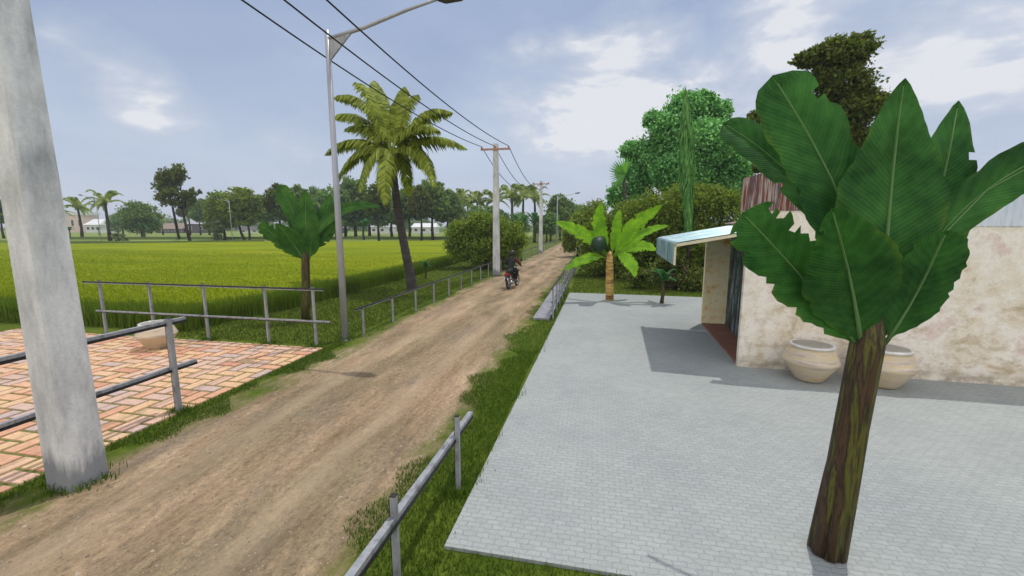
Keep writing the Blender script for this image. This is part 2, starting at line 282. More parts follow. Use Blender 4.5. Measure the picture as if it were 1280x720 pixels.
# ------------------------------------------------------------------ mesh building
class MB:
    def __init__(s): s.v = []; s.f = []; s.mi = []; s.uv = []
    def add(s, vs, fs, mi=0, uvs=None):
        o = len(s.v); s.v += [tuple(v) for v in vs]; s.f += [tuple(o + i for i in f) for f in fs]; s.mi += [mi] * len(fs)
        s.uv += (uvs if uvs else [(0, 0)] * len(vs)); return s
    def box(s, lo, hi, mi=0, bev=0.0, rot=None, org=None):
        (x0, y0, z0), (x1, y1, z1) = lo, hi
        if bev:
            vs = []; b_ = min(bev, (x1-x0)/2.2, (y1-y0)/2.2)
            for z in (z0, z1):
                for (x, y) in ((x0+b_, y0), (x1-b_, y0), (x1, y0+b_), (x1, y1-b_), (x1-b_, y1), (x0+b_, y1), (x0, y1-b_), (x0, y0+b_)): vs.append((x, y, z))
            fs = [tuple(range(7, -1, -1)), tuple(range(8, 16))] + [(i, (i+1) % 8, 8+(i+1) % 8, 8+i) for i in range(8)]
        else:
            vs = [(x0,y0,z0),(x1,y0,z0),(x1,y1,z0),(x0,y1,z0),(x0,y0,z1),(x1,y0,z1),(x1,y1,z1),(x0,y1,z1)]
            fs = [(3,2,1,0),(4,5,6,7),(0,1,5,4),(1,2,6,5),(2,3,7,6),(3,0,4,7)]
        if rot is not None:
            o = Vector(org or (0,0,0)); vs = [o + rot @ (Vector(v) - o) for v in vs]
        return s.add(vs, fs, mi)
    def tube(s, pts, rad, n=8, mi=0, cap=True):
        pts = [Vector(p) for p in pts]
        if isinstance(rad, (int, float)): rad = [rad] * len(pts)
        rings = []; ref = None
        for i, p in enumerate(pts):
            t = (pts[min(i+1, len(pts)-1)] - pts[max(i-1, 0)]).normalized()
            if ref is None:
                ref = Vector((1, 0, 0)) if abs(t.x) < 0.8 else Vector((0, 1, 0))
            a = (ref - t * ref.dot(t)).normalized(); ref = a; b_ = t.cross(a)
            rings.append([p + (a * math.cos(2*math.pi*k/n) + b_ * math.sin(2*math.pi*k/n)) * rad[i] for k in range(n)])
        vs = [v for r in rings for v in r]
        fs = [(i*n+k, i*n+(k+1) % n, (i+1)*n+(k+1) % n, (i+1)*n+k) for i in range(len(pts)-1) for k in range(n)]
        if cap: fs += [tuple(range(n-1, -1, -1)), tuple((len(pts)-1)*n + k for k in range(n))]
        return s.add(vs, fs, mi)
    def lathe(s, prof, n=24, c=(0,0,0), mi=0, axis='z'):
        vs = []
        for r, h in prof:
            for k in range(n):
                a = 2*math.pi*k/n; u, w = r*math.cos(a), r*math.sin(a)
                vs.append({'z': (c[0]+u, c[1]+w, c[2]+h), 'x': (c[0]+h, c[1]+u, c[2]+w), 'y': (c[0]+u, c[1]+h, c[2]+w)}[axis])
        m_ = len(prof)
        fs = [(i*n+k, i*n+(k+1) % n, (i+1)*n+(k+1) % n, (i+1)*n+k) for i in range(m_-1) for k in range(n)]
        if prof[0][0] > 1e-4: fs.append(tuple(range(n-1, -1, -1)))
        if prof[-1][0] > 1e-4: fs.append(tuple((m_-1)*n+k for k in range(n)))
        return s.add(vs, fs, mi)
    def build(s, name, mats, parent=None, smooth=False, loc=None, bevel=0.0):
        me = bpy.data.meshes.new(name); me.from_pydata(s.v, [], s.f); me.update()
        if not isinstance(mats, (list, tuple)): mats = [mats]
        for m_ in mats: me.materials.append(m_)
        me.polygons.foreach_set('material_index', s.mi)
        if any(u != (0, 0) for u in s.uv):
            ul = me.uv_layers.new(name='UVMap')
            idx = np.empty(len(me.loops), dtype=np.int32); me.loops.foreach_get('vertex_index', idx)
            ul.data.foreach_set('uv', np.array(s.uv, dtype=np.float32)[idx].ravel())
        if smooth: me.polygons.foreach_set('use_smooth', [True] * len(s.f))
        o = bpy.data.objects.new(name, me); C.objects.link(o)
        if parent: o.parent = parent
        if loc is not None: o.location = loc
        if bevel:
            bm_ = o.modifiers.new('bevel', 'BEVEL'); bm_.width = bevel; bm_.segments = 2; bm_.limit_method = 'ANGLE'
        return o
def npmesh(name, verts, faces4, mat, parent=None, loc=None):
    """verts (N,3), faces4 (M,4 or 3) numpy"""
    me = bpy.data.meshes.new(name)
    nv, nf, k = len(verts), len(faces4), faces4.shape[1]
    me.vertices.add(nv); me.vertices.foreach_set('co', verts.astype(np.float32).ravel())
    me.loops.add(nf*k); me.loops.foreach_set('vertex_index', faces4.astype(np.int32).ravel())
    me.polygons.add(nf); me.polygons.foreach_set('loop_start', np.arange(0, nf*k, k, dtype=np.int32))
    me.update(calc_edges=True); me.validate(); me.materials.append(mat)
    o = bpy.data.objects.new(name, me); C.objects.link(o)
    if parent: o.parent = parent
    if loc is not None: o.location = loc
    return o
def tag(o, label, cat, group=None, kind=None):
    if label: o['label'] = label
    if cat: o['category'] = cat
    if group: o['group'] = group
    if kind: o['kind'] = kind
    return o
def thing(name, loc, label, cat, group=None, rz=0.0, s=1.0):
    o = bpy.data.objects.new(name, None); C.objects.link(o); o.location = loc; o.rotation_euler = (0, 0, rz); o.scale = (s, s, s)
    o.empty_display_size = 0.2
    return tag(o, label, cat, group)
def copy_tree(o, parent=None):
    c = o.copy(); C.objects.link(c); c.parent = parent
    for ch in list(o.children): copy_tree(ch, c)
    return c
def place(o, loc, label, rz=0.0, s=1.0, group=None):
    c = copy_tree(o); c.location = loc; c.rotation_euler = (0, 0, rz)
    c.scale = s if isinstance(s, tuple) else (s, s, s)
    c['label'] = label
    if group: c['group'] = group
    return c
def struct(o, kind='structure'): o['kind'] = kind; return o
def sheet(name, poly, z, mat, thick=0.0):
    mb = MB(); n = len(poly)
    vs = [(x, y, z) for x, y in poly]
    if thick:
        vs += [(x, y, z - thick) for x, y in poly]
        fs = [tuple(range(n))] + [(i, i+n, (i+1) % n+n, (i+1) % n) for i in range(n)]
    else: fs = [tuple(range(n))]
    mb.add(vs, fs); return mb.build(name, mat)

# ------------------------------------------------------------------ the setting
struct(sheet('ground', [(-900, -60), (900, -60), (900, 1500), (-900, 1500)], 0.0, M['grass']))
road = MB()
ys = [-12, 0, 10, 20, 30, 42, 52, 60, 68, 78, 90, 110]
xs = [0, 0, 0, 0, 0, 0, -0.1, -0.6, -1.8, -4.2, -8.5, -18]
for i, (y, dx) in enumerate(zip(ys, xs)):
    road.v += [(-6.05 + dx, y, 0.004), (-1.5 + dx, y, 0.004)]; road.uv += [(0, 0)] * 2
    if i: o_ = 2*i; road.f.append((o_-2, o_-1, o_+1, o_)); road.mi.append(0)
struct(road.build('dirt_road', M['road']))
struct(sheet('paved_yard', [(-1.22, 3.12), (13.5, 3.0), (14.0, 17.0), (-1.0, 17.45)], 0.035, M['yard'], 0.05))

# herringbone clay paving
joint = sheet('paving_bed', [(-15.4, -1.5), (-6.06, -1.5), (-6.06, 8.2), (-15.4, 8.45)], 0.012, M['joint']); struct(joint)
W = 0.235
bv = []; bf = []; tone = []
rot = Matrix.Rotation(R(12), 3, 'Z')
def brick(x, y, w, h):
    cx, cy = x + w/2, y + h/2
    
    g = 0.022
    x0, x1, y0, y1 = max(x+g, -15.35), min(x+w-g, -6.06), max(y+g, -1.45), min(y+h-g, 8.3)
    if x1 - x0 < 0.02 or y1 - y0 < 0.02: return
    z = 0.03 + random.uniform(-0.003, 0.003); o = len(bv); e_ = 0.006
    bv.extend([(x0, y0, 0), (x1, y0, 0), (x1, y1, 0), (x0, y1, 0), (x0+e_, y0+e_, z), (x1-e_, y0+e_, z), (x1-e_, y1-e_, z), (x0+e_, y1-e_, z)])
    bf.extend([(o+4,o+5,o+6,o+7),(o,o+1,o+5,o+4),(o+1,o+2,o+6,o+5),(o+2,o+3,o+7,o+6),(o+3,o,o+4,o+7)])
    tone.extend([random.random()] * 8)
for i in range(-70, 70):
    for j in range(-40, 60):
        # two to one herringbone built from repeating offsets
        bx_ = -18 + i * W + j * 4 * W; by_ = i * W + 0
        brick(bx_, by_, 2*W, W)
        brick(bx_ + 2*W, by_ - W, W, 2*W)
me = bpy.data.meshes.new('clay_paving'); me.from_pydata(bv, [], bf); me.update(); me.materials.append(M['brick'])
at_ = me.attributes.new('tone', 'FLOAT', 'POINT'); at_.data.foreach_set('value', tone)
o = bpy.data.objects.new('clay_paving', me); C.objects.link(o); struct(o)

# paddies
PZ = 0.43
pa = [gp(240, 414), gp(300, 399), gp(371, 385), gp(440, 366), gp(500, 350), gp(560, 333), gp(590, 324)]
front = [(-60, 8.7), (-17, 8.9), (pa[0].x, pa[0].y)] + [(p.x, p.y) for p in pa[1:]]
far = [gp(600, 303), gp(300, 305), gp(80, 308)]
poly = front + [(p.x, p.y) for p in far] + [(-130, far[-1].y + 0)]
def inset(p, d=0.35): return (p[0] - d, p[1] + d)
struct(sheet('rice_paddy', [inset(p) for p in front] + [(p.x, p.y) for p in far] + [(-160, 45.0), (-160, 10)], PZ - 0.08, M['paddy'], 0.4))
struct(sheet('far_paddy_field', [(-400, 58), (-400, 175), (-20, 175), (-14, 75), (-70, 62)], 0.012, M['paddy_far']))
mb = MB()
for a_, b_ in ((gp(80, 307.5), gp(225, 306)), (gp(225, 306), gp(330, 304)), (gp(60, 299.5), gp(640, 299)),):
    d = (b_ - a_).normalized(); n_ = Vector((-d.y, d.x, 0)); k = 10
    for q in range(k):
        p0 = a_.lerp(b_, q/k); p1 = a_.lerp(b_, (q+1)/k); h_ = 0.55
        mb.add([p0 - n_*0.7, p0 - n_*0.3 + Vector((0,0,h_)), p0 + n_*0.5 + Vector((0,0,h_)), p0 + n_*0.9, p1 - n_*0.7, p1 - n_*0.3 + Vector((0,0,h_)), p1 + n_*0.5 + Vector((0,0,h_)), p1 + n_*0.9], [(0,4,5,1),(1,5,6,2),(2,6,7,3)])
struct(mb.build('field_bund', M['bund']))

# blades
def blades(name, pts, h0, h1, w, mat, lean=0.35, seg2=True):
    n = len(pts); a = rng.uniform(0, 2*np.pi, n); h = rng.uniform(h0, h1, n); l = rng.uniform(0, lean, n) * h; la = rng.uniform(0, 2*np.pi, n)
    dx, dy = np.cos(a)*w/2, np.sin(a)*w/2
    base = pts
    lx, ly = np.cos(la)*l, np.sin(la)*l
    v0 = base + np.stack([-dx, -dy, 0*h], 1); v1 = base + np.stack([dx, dy, 0*h], 1)
    v2 = base + np.stack([dx*.8 + lx*.35, dy*.8 + ly*.35, h*.6], 1); v3 = base + np.stack([lx, ly, h], 1)
    v4 = base + np.stack([-dx*.8 + lx*.35, -dy*.8 + ly*.35, h*.6], 1)
    V = np.stack([v0, v1, v2, v4, v3], 1).reshape(-1, 3)
    i = np.arange(n) * 5
    Fq = np.stack([i, i+1, i+2, i+3], 1); Ft = np.stack([i+3, i+2, i+4, i+4], 1)
    me = bpy.data.meshes.new(name); me.vertices.add(len(V)); me.vertices.foreach_set('co', V.astype(np.float32).ravel())
    loops = np.concatenate([Fq.ravel(), Ft[:, :3].ravel()]); me.loops.add(len(loops)); me.loops.foreach_set('vertex_index', loops.astype(np.int32))
    me.polygons.add(2*n); me.polygons.foreach_set('loop_start', np.concatenate([np.arange(n)*4, 4*n + np.arange(n)*3]).astype(np.int32))
    me.update(calc_edges=True); me.materials.append(mat)
    o = bpy.data.objects.new(name, me); C.objects.link(o); o['kind'] = 'stuff'; return o
# rice border band
pts = []
fr = [Vector((x, y, 0)) for x, y in [(-40, 8.75), (-17, 8.9)] + [(p.x, p.y) for p in pa]]
fr[0] = Vector((-34, 8.8, 0))
for a_, b_ in zip(fr[:-1], fr[1:]):
    L = (b_ - a_).length; d = (b_ - a_).normalized(); n_ = Vector((-d.y, d.x, 0))
    if L < 0.01: continue
    k = int(L * 1000)
    t = rng.uniform(0, L, k); w_ = rng.uniform(0, 1, k)**1.4 * 1.0
    P = np.array(a_)[None] + t[:, None]*np.array(d)[None] + w_[:, None]*np.array(n_)[None]; pts.append(P)
P = np.concatenate(pts); tag(blades('rice_border', P, 0.45, 0.72, 0.022, M['rice'], 0.3), 'tall rice stalks fringing the bright paddy', 'rice')
# ears over the near paddy surface
def inpoly(x, y, poly):
    ins = np.zeros(len(x), bool); j = len(poly) - 1
    for i in range(len(poly)):
        xi, yi = poly[i]; xj, yj = poly[j]
        c_ = ((yi > y) != (yj > y)) & (x < (xj - xi) * (y - yi) / (yj - yi + 1e-9) + xi); ins ^= c_; j = i
    return ins
k = 90000; yy = 9 + 24 * rng.uniform(0, 1, k)**1.6; xx = -10 - (6 + yy*1.9) * rng.uniform(0, 1, k)
ok = inpoly(xx, yy, [inset(p, .2) for p in front] + [(-20, 60), (-160, 60), (-160, 10)])
P = np.stack([xx[ok], yy[ok], np.full(ok.sum(), PZ - 0.1)], 1)
tag(blades('rice_ears', P, 0.04, 0.12, 0.03, M['rice_top'], 0.9), 'bright yellow green rice ears covering the paddy', 'rice')
# verge grass
def rect(x0, x1, y0, y1, dens, z=0.0, p=1.0):
    k = int((x1-x0)*(y1-y0)*dens); return np.stack([rng.uniform(x0, x1, k), y0 + (y1-y0)*rng.uniform(0, 1, k)**p, np.full(k, z)], 1)
def fray(P, side):
    # thin out towards the road
    e_ = (P[:, 0] + 5.62 + 0.22*np.sin(P[:, 1]*2.3) + 0.12*np.sin(P[:, 1]*7.1)) if side < 0 else -(P[:, 0] + 1.98 + 0.22*np.sin(P[:, 1]*1.9+1) + 0.12*np.sin(P[:, 1]*6.3))
    return P[rng.uniform(0, 1, len(P)) > np.clip(e_*7+.9, 0, 1)]
P = np.concatenate([fray(rect(-6.05, -5.3, 1.2, 9, 3600), -1), fray(rect(-2.35, -1.22, 1.5, 9, 3300), 1), rect(-1.25, 4.5, 1.5, 3.1, 2400),
                    fray(rect(-6.4, -5.3, 9, 30, 700), -1), fray(rect(-2.3, -1.05, 9, 19, 1200), 1)])
wk = 1500; wx = -1.24 + rng.exponential(.035, wk); wy = 3.2 + 14*rng.uniform(0, 1, wk); cl_ = np.sin(wy*3.1) + np.sin(wy*7.7+1) > .2
Pw = np.stack([wx, wy, np.full(wk, .02)], 1)[cl_]
ft = [(-5.51, 3.26, .2), (-6.0, 9.1, .12), (-6.08, 4.9, .06), (-1.36, 3.93, .08), (-1.4, 2.6, .08), (-5.42, 22.9, .25), (-6.31, 8.42, .08), (-7.58, 8.42, .08), (-9.29, 8.42, .08)]
Pf = np.concatenate([np.stack([x + np.cos(a_)*(r_ + e_), y + np.sin(a_)*(r_ + e_), 0*a_], 1) for x, y, r_ in ft for a_, e_ in [(rng.uniform(0, 6.28, 260), rng.exponential(.05, 260))]])
tag(blades('weeds', np.concatenate([Pw, Pf]), 0.04, 0.13, 0.010, M['blade'], 0.7), 'tufts of weeds at post feet and along the yard edge', 'weeds')
tag(blades('verge_grass', P, 0.02, 0.065, 0.009, M['blade'], 0.9), 'short green grass of the road verges', 'grass')
P = np.concatenate([rect(-11, -6.1, 8.5, 20, 420), rect(-9.8, -6, 20, 34, 160), rect(-1, 8, 17.5, 26, 260)])
tag(blades('lawn_tufts', P, 0.03, 0.09, 0.018, M['lawnblade'], 0.8), 'thin grass tufts of the lawn beside the paddy', 'grass')

# loose gravel on the near road
k = 5200; gx = rng.uniform(-5.5, -2.0, k); gy = 1.6 + 12*rng.uniform(0, 1, k)**1.4
ang = rng.uniform(0, 2*np.pi, k); sz = rng.uniform(0.004, 0.011, k) * (1 + 1.2*(rng.uniform(0, 1, k) > .93))
base6 = np.array([(1, 0, 0), (0.3, .8, 0), (-.8, .5, 0), (-.7, -.6, 0), (.4, -.8, 0), (0.05, 0, .75)])
ca, sa = np.cos(ang), np.sin(ang)
V = np.stack([gx[:, None] + sz[:, None]*(base6[None, :, 0]*ca[:, None] - base6[None, :, 1]*sa[:, None]*.8), gy[:, None] + sz[:, None]*(base6[None, :, 0]*sa[:, None] + base6[None, :, 1]*ca[:, None]*.8), 0.004 + sz[:, None]*base6[None, :, 2]], 2).reshape(-1, 3)
i = np.arange(k)*6; Fa = np.concatenate([np.stack([i+a_, i+(a_+1) % 5, i+5], 1) for a_ in range(5)])
m, nt, b = nodes('gravel'); g_ = nt.nodes.new('ShaderNodeNewGeometry')
nt.links.new(ramp(nt, g_.outputs['Random Per Island'], [(0, (0.12, 0.09, 0.06)), (.35, (0.26, 0.2, 0.14)), (.7, (0.34, 0.27, 0.2)), (1, (0.42, 0.35, 0.27))]), b.inputs['Base Color']); b.inputs['Roughness'].default_value = .9
tag(npmesh('gravel', V, Fa, m), 'loose gravel scattered over the near dirt road', 'gravel', None, 'stuff')

# concrete strip beside the road by the far railing
mb = MB(); mb.box((-1.78, 12.2, -0.1), (-1.28, 19.5, 0.075)); o = mb.build('concrete_strip', M['slab'], bevel=0.01); struct(o)

# ------------------------------------------------------------------ power poles
def make_pole(label):
    t = thing('power_pole', (0, 0, 0), label, 'power pole', 'concrete power poles along the road')
    mb = MB(); a, c_ = 0.18, 0.13; h_ = 7.15
    for z, r in ((0, a), (h_, c_)):
        b_ = 0.022
        mb.v += [(x*1.0, y, z) for x, y in ((-r+b_, -r), (r-b_, -r), (r, -r+b_), (r, r-b_), (r-b_, r), (-r+b_, r), (-r, r-b_), (-r, -r+b_))]
    mb.uv = [(0, 0)]*16
    mb.f = [tuple(range(7, -1, -1)), tuple(range(8, 16))] + [(i, (i+1) % 8, 8+(i+1) % 8, 8+i) for i in range(8)]; mb.mi = [0]*10
    mb.build('shaft', M['concrete'], t)
    ar = MB(); ar.box((-0.8, -0.19, 6.80), (0.8, -0.135, 6.90)); ar.build('crossarm', M['arm'], t)
    for x in (-0.74, 0.0, 0.74):
        i_ = MB(); i_.lathe([(0.03, 0), (0.05, 0.02), (0.035, 0.05), (0.055, 0.07), (0.03, 0.10), (0.01, 0.12)], 10, (x, -0.165, 6.90) if x else (0, -0.165, 6.92))
        i_.build('insulator', M['porcelain'], t, True)
    return t
p1 = make_pole('broad concrete power pole beside the brick paving, nearest the camera'); p1.location = (-5.51, 3.26, 0)
p2 = place(p1, (-5.42, 22.9, 0), 'concrete power pole standing just left of the motorcyclist')
p3 = place(p1, (-5.42, 42.3, 0), 'small distant concrete power pole beyond the motorcyclist')
def wire(a, b_, sag, label):
    pts = []
    for i in range(25):
        t = i/24; p = Vector(a).lerp(Vector(b_), t); p.z -= sag*4*t*(1-t); pts.append(p)
    mb = MB(); o0 = pts[0].copy(); mb.tube([p - o0 for p in pts], 0.017 if a[1] < 20 else 0.02, 6)
    tag(mb.build('power_cable', M['wire'], None, True, o0), label, 'cable', 'black power cables between the poles')
for x, lb in ((-0.74, 'left'), (0, 'middle'), (0.74, 'right')):
    wire((-5.51 + x, 3.09, 7.0), (-5.42 + x, 22.73, 7.0), 0.42, lb + ' black power cable between the broad near pole and the second pole')
    wire((-5.42 + x, 22.73, 7.0), (-5.42 + x, 42.13, 7.0), 1.35, lb + ' black power cable sagging between the second and the distant pole')

# ------------------------------------------------------------------ street lamps
def make_lamp(label):
    t = thing('street_lamp', (0, 0, 0), label, 'street lamp', 'grey street lamps')
    mb = MB(); mb.tube([(0, 0, 0), (0, 0, 3.5), (0, 0, 7.1)], [0.085, 0.07, 0.055], 14); mb.lathe([(0.0, 0), (0.15, 0.0), (0.15, 0.02), (0.09, 0.03)], 14)
    mb.build('post', M['lampgrey'], t, True)
    g = MB(); g.add([(0.03, -0.02, 6.45), (0.03, -0.02, 6.93), (0.62, -0.02, 7.02), (0.03, 0.02, 6.45), (0.03, 0.02, 6.93), (0.62, 0.02, 7.02)], [(0,1,2),(5,4,3),(0,3,4,1),(1,4,5,2),(2,5,3,0)])
    g.build('gusset_plate', M['galv'], t)
    a = MB(); a.tube([(0, 0, 6.92), (0.9, 0, 7.08), (1.9, 0, 7.34), (2.75, 0, 7.52)], [0.045, 0.042, 0.036, 0.03], 10); a.build('arm', M['lampgrey'], t, True)
    h_ = MB(); vs = []
    for x, w, z0, z1 in ((2.6, .05, 7.47, 7.56), (2.75, .12, 7.44, 7.60), (3.1, .14, 7.47, 7.66), (3.3, .06, 7.55, 7.65)):
        vs += [(x, -w, z0), (x, w, z0), (x, w*.6, z1), (x, -w*.6, z1)]
    fs = [(3, 2, 1, 0), (12, 13, 14, 15)] + [(4*i+k, 4*i+(k+1) % 4, 4*i+4+(k+1) % 4, 4*i+4+k) for i in range(3) for k in range(4)]
    h_.add(vs, fs); h_.build('lamp_head', M['lamphead'], t)
    return t
l1 = make_lamp('tall grey street lamp left of the coconut palm'); l1.location = (-6.0, 9.1, 0)
place(l1, (-5.75, 64, 0), 'faint small street lamp at the far end of the dirt road')
q = gp(291, 302); place(l1, (q.x, q.y, 0), 'pale street lamp standing against the trees across the paddy', R(170), (.8, .8, 1))
q = gp(127, 303.5); place(l1, (q.x, q.y, 0), 'far street lamp standing between the two small palms far left', R(190), (.8, .55, 1.02))

# ------------------------------------------------------------------ railings
def bar(mb, p, q, s=0.022, flange=True):
    """square steel tube from p to q with a black angle iron under/over it"""
    p, q = Vector(p), Vector(q); d = (q - p); L = d.length; d.normalize()
    up = Vector((0, 0, 1)) if abs(d.z) < 0.9 else Vector((0, 1, 0))
    a = d.cross(up).normalized(); b_ = a.cross(d)
    def bx(a0, a1, b0, b1, mi):
        vs = [p + a*x + b_*y + d*z for z in (0, L) for x, y in ((a0, b0), (a1, b0), (a1, b1), (a0, b1))]
        mb.add(vs, [(3,2,1,0),(4,5,6,7),(0,1,5,4),(1,2,6,5),(2,3,7,6),(3,0,4,7)], mi)
    bx(-s, s, -s, s, 0)
    if flange == 'top': bx(-s*1.15, s*1.15, -s*0.1, s*1.25, 1)
    elif flange == 'thin': bx(-s*1.12, s*1.12, -s*1.3, -s*0.5, 1)
    else: bx(-s*1.25, s*1.25, -s*1.7, -s*0.4, 1)
    return mb
def railing(label, group, base, rails, posts, ph, ps=0.022, rs=0.022, fl='top'):
    """rails: list of (p, q) local; posts: list of local (x, y)"""
    t = thing('railing', base, label, 'railing', group)
    for i, (p, q) in enumerate(rails):
        mb = MB(); bar(mb, p, q, rs, fl if i == 0 or fl != 'top' else 'thin'); mb.build('rail', [M['galv'], M['black']], t)
    for i, (x, y) in enumerate(posts):
        mb = MB(); mb.box((x-ps, y-ps, 0), (x+ps, y+ps, ph)); mb.box((x-ps-0.007, y-ps*1.02, 0.02), (x-ps-0.0005, y+ps*1.02, ph-0.01), 1); mb.box((x-ps*1.02, y-ps*1.02, ph), (x+ps*1.02, y+ps*1.02, ph+0.008), 1)
        mb.build('post', [M['galv'], M['black']], t)
    return t
railing('steel railing along the roadside edge of the brick paving, behind the broad pole', None, (-6.08, 4.9, 0),
        [((-0.04, -6.5, 1.40), (-0.04, 0.28, 1.40)), ((-0.04, -6.5, 0.70), (-0.04, 0.38, 0.70))], [(0, 0), (0, -2.4), (0, -4.6)], 1.46, 0.03, 0.028, 'bottom')
railing('steel railing across the far end of the brick paving, behind the clay jar', None, (-6.31, 8.42, 0),
        [((-6.6, -0.05, 1.36), (0.3, -0.05, 1.36)), ((-6.3, -0.05, 0.62), (0.42, -0.05, 0.62))], [(0, 0), (-1.27, 0), (-2.98, 0), (-4.6, 0), (-6.15, 0)], 1.41, 0.025)
railing('long low one-rail fence along the left verge beyond the lamp post', None, (-5.78, 9.4, 0),
        [((-0.0, -0.15, 0.73), (0.0, 49.5, 0.73))], [(0.045, 0.1 + 1.6*i) for i in range(31)], 0.71, 0.022, 0.022)
railing('low steel railing on the right verge, running out of the bottom of the view', None, (-1.36, 3.93, 0),
        [((-0.045, -2.8, 0.71), (-0.045, 0.62, 0.58))], [(0, 0), (-0.04, -1.33), (-0.05, -2.66)], 0.84, 0.022, 0.028, 'bottom')
railing('steel railing between the concrete strip and the far corner of the paved yard', None, (-1.24, 12.35, 0),
        [((0, -0.05, 0.93), (0, 14.5, 0.93)), ((0.0, -0.05, 0.16), (0.0, 14.5, 0.16)), ((0.0, -0.05, 0.55), (0.0, 14.5, 0.55))], [(0.05, 1.2*i) for i in range(13)], 0.92, 0.022, 0.02)

# ------------------------------------------------------------------ jars
def jar(loc, s, label, rz):
    t = thing('clay_jar', loc, label, 'jar', 'big pale clay water jars', rz, s); t.scale = (s, s, s*.92)
    mb = MB(); mb.lathe([(0.23, 0.0), (0.25, 0.02), (0.37, 0.22), (0.48, 0.40), (0.50, 0.43), (0.48, 0.47), (0.42, 0.62), (0.36, 0.74), (0.34, 0.745), (0.34, 0.70)], 28)
    mb.build('body', M['jar'], t, True)
    mb = MB(); mb.lathe([(0.365, 0.738), (0.385, 0.75), (0.385, 0.785), (0.365, 0.80), (0.335, 0.795), (0.33, 0.745)], 28); mb.build('rim', M['jarlip'], t, True)
    mb = MB(); mb.lathe([(0.0, 0.80), (0.25, 0.80), (0.345, 0.79), (0.345, 0.765), (0.0, 0.765)][::-1], 28); mb.build('lid', M['water'], t, False)
    return t
jar((3.86, 8.2, 0.05), 0.9, 'clay jar against the house wall, left of the big banana trunk', 0.4)
jar((4.98, 8.14, 0.05), 0.92, 'clay jar against the house wall, just right of the big banana trunk', 1.4)
jar((-9.8, 7.6, 0.03), 0.80, 'lone clay jar on the brick paving behind the railing', 2.1)

# ------------------------------------------------------------------ the house
hs = thing('house', (2.83, 8.74, 0.05), 'plastered house with rusty tin gable and blue awning on the right of the paved yard', 'house', None, R(-2.6))
def corr(mb, x0, x1, f, amp=0.018, per=0.085, mi=0, thick=0.0):
    """corrugated strip: f(x)-> list of 3D points of a profile; ridges vary the normal offset"""
    n = max(2, int((x1-x0)/per*6)); rows = []
    for i in range(n+1):
        x = x0 + (x1-x0)*i/n; off = amp*math.sin(2*math.pi*(x-x0)/per); rows.append(f(x, off))
    k = len(rows[0]); vs = [v for r in rows for v in r]
    mb.add(vs, [(i*k+j, (i+1)*k+j, (i+1)*k+j+1, i*k+j+1) for i in range(n) for j in range(k-1)], mi)
    return mb
mb = MB(); mb.box((0, 0, -0.05), (8.2, 0.12, 3.06)); mb.build('front_wall', M['plaster'], hs, bevel=0.008)
mb = MB(); mb.box((0.62, 0.12, -0.05), (0.74, 1.92, 2.7)); mb.box((0.62, 1.92, 2.12), (0.74, 3.02, 2.7)); mb.box((0.62, 3.02, -0.05), (0.74, 3.7, 2.7)); mb.build('side_wall', M['doorwood'], hs)
mb = MB(); mb.box((0.56, 1.9, 0.02), (0.61, 3.04, 2.14))
for k in range(5): mb.box((0.545, 1.92+0.22*k, 0.06), (0.56, 2.12+0.22*k, 2.1))
d_ = mb.build('door', M['doorwood'], hs)
mb = MB(); mb.box((0.52, 2.0, 1.0), (0.545, 2.03, 1.14)); mb.build('handle', M['galv'], d_)
mb = MB(); mb.box((0.0, 3.7, -0.05), (8.2, 3.82, 2.56)); mb.build('porch_end_wall', M['ochre'], hs, bevel=0.006)
mb = MB(); mb.box((8.08, 0.12, -0.05), (8.2, 3.7, 2.8)); mb.build('end_wall', M['plaster'], hs)
mb = MB()
for k in range(13): mb.box((0.02, 0.125+0.275*k, -0.04), (0.62, 0.125+0.275*k+0.268, 0.03))
mb.build('porch_floor', M['redboard'], hs)
# awning: sloping tin with a turned down outer edge
def awn(y, off):
    return [(0.85, y, 2.80+off), (0.0, y, 2.65+off), (-1.26, y, 2.42+off), (-1.30+off, y, 2.40), (-1.30+off, y, 1.98)]
mb = MB(); corr(mb, 0.03, 3.66, awn, 0.014, 0.11); a_ = mb.build('awning', M['tin'], hs)
so = a_.modifiers.new('thickness', 'SOLIDIFY'); so.thickness = 0.006
for y in (0.0, 3.67):
    mb = MB(); mb.box((-1.30, y-0.0, 1.97), (-1.26, y+0.03, 2.40))
    vs = [(x, yy_, z) for yy_ in (y, y+0.03) for x, z in ((-1.30, 2.33), (0.0 if y == 0 else .85, 2.575 if y == 0 else 2.72), (0.0 if y == 0 else .85, 2.63 if y == 0 else 2.77), (-1.30, 2.39))]
    mb.add(vs, [(0,1,2,3),(7,6,5,4),(0,4,5,1),(1,5,6,2),(2,6,7,3),(3,7,4,0)])
    mb.build('awning_trim', M['cream'], a_)
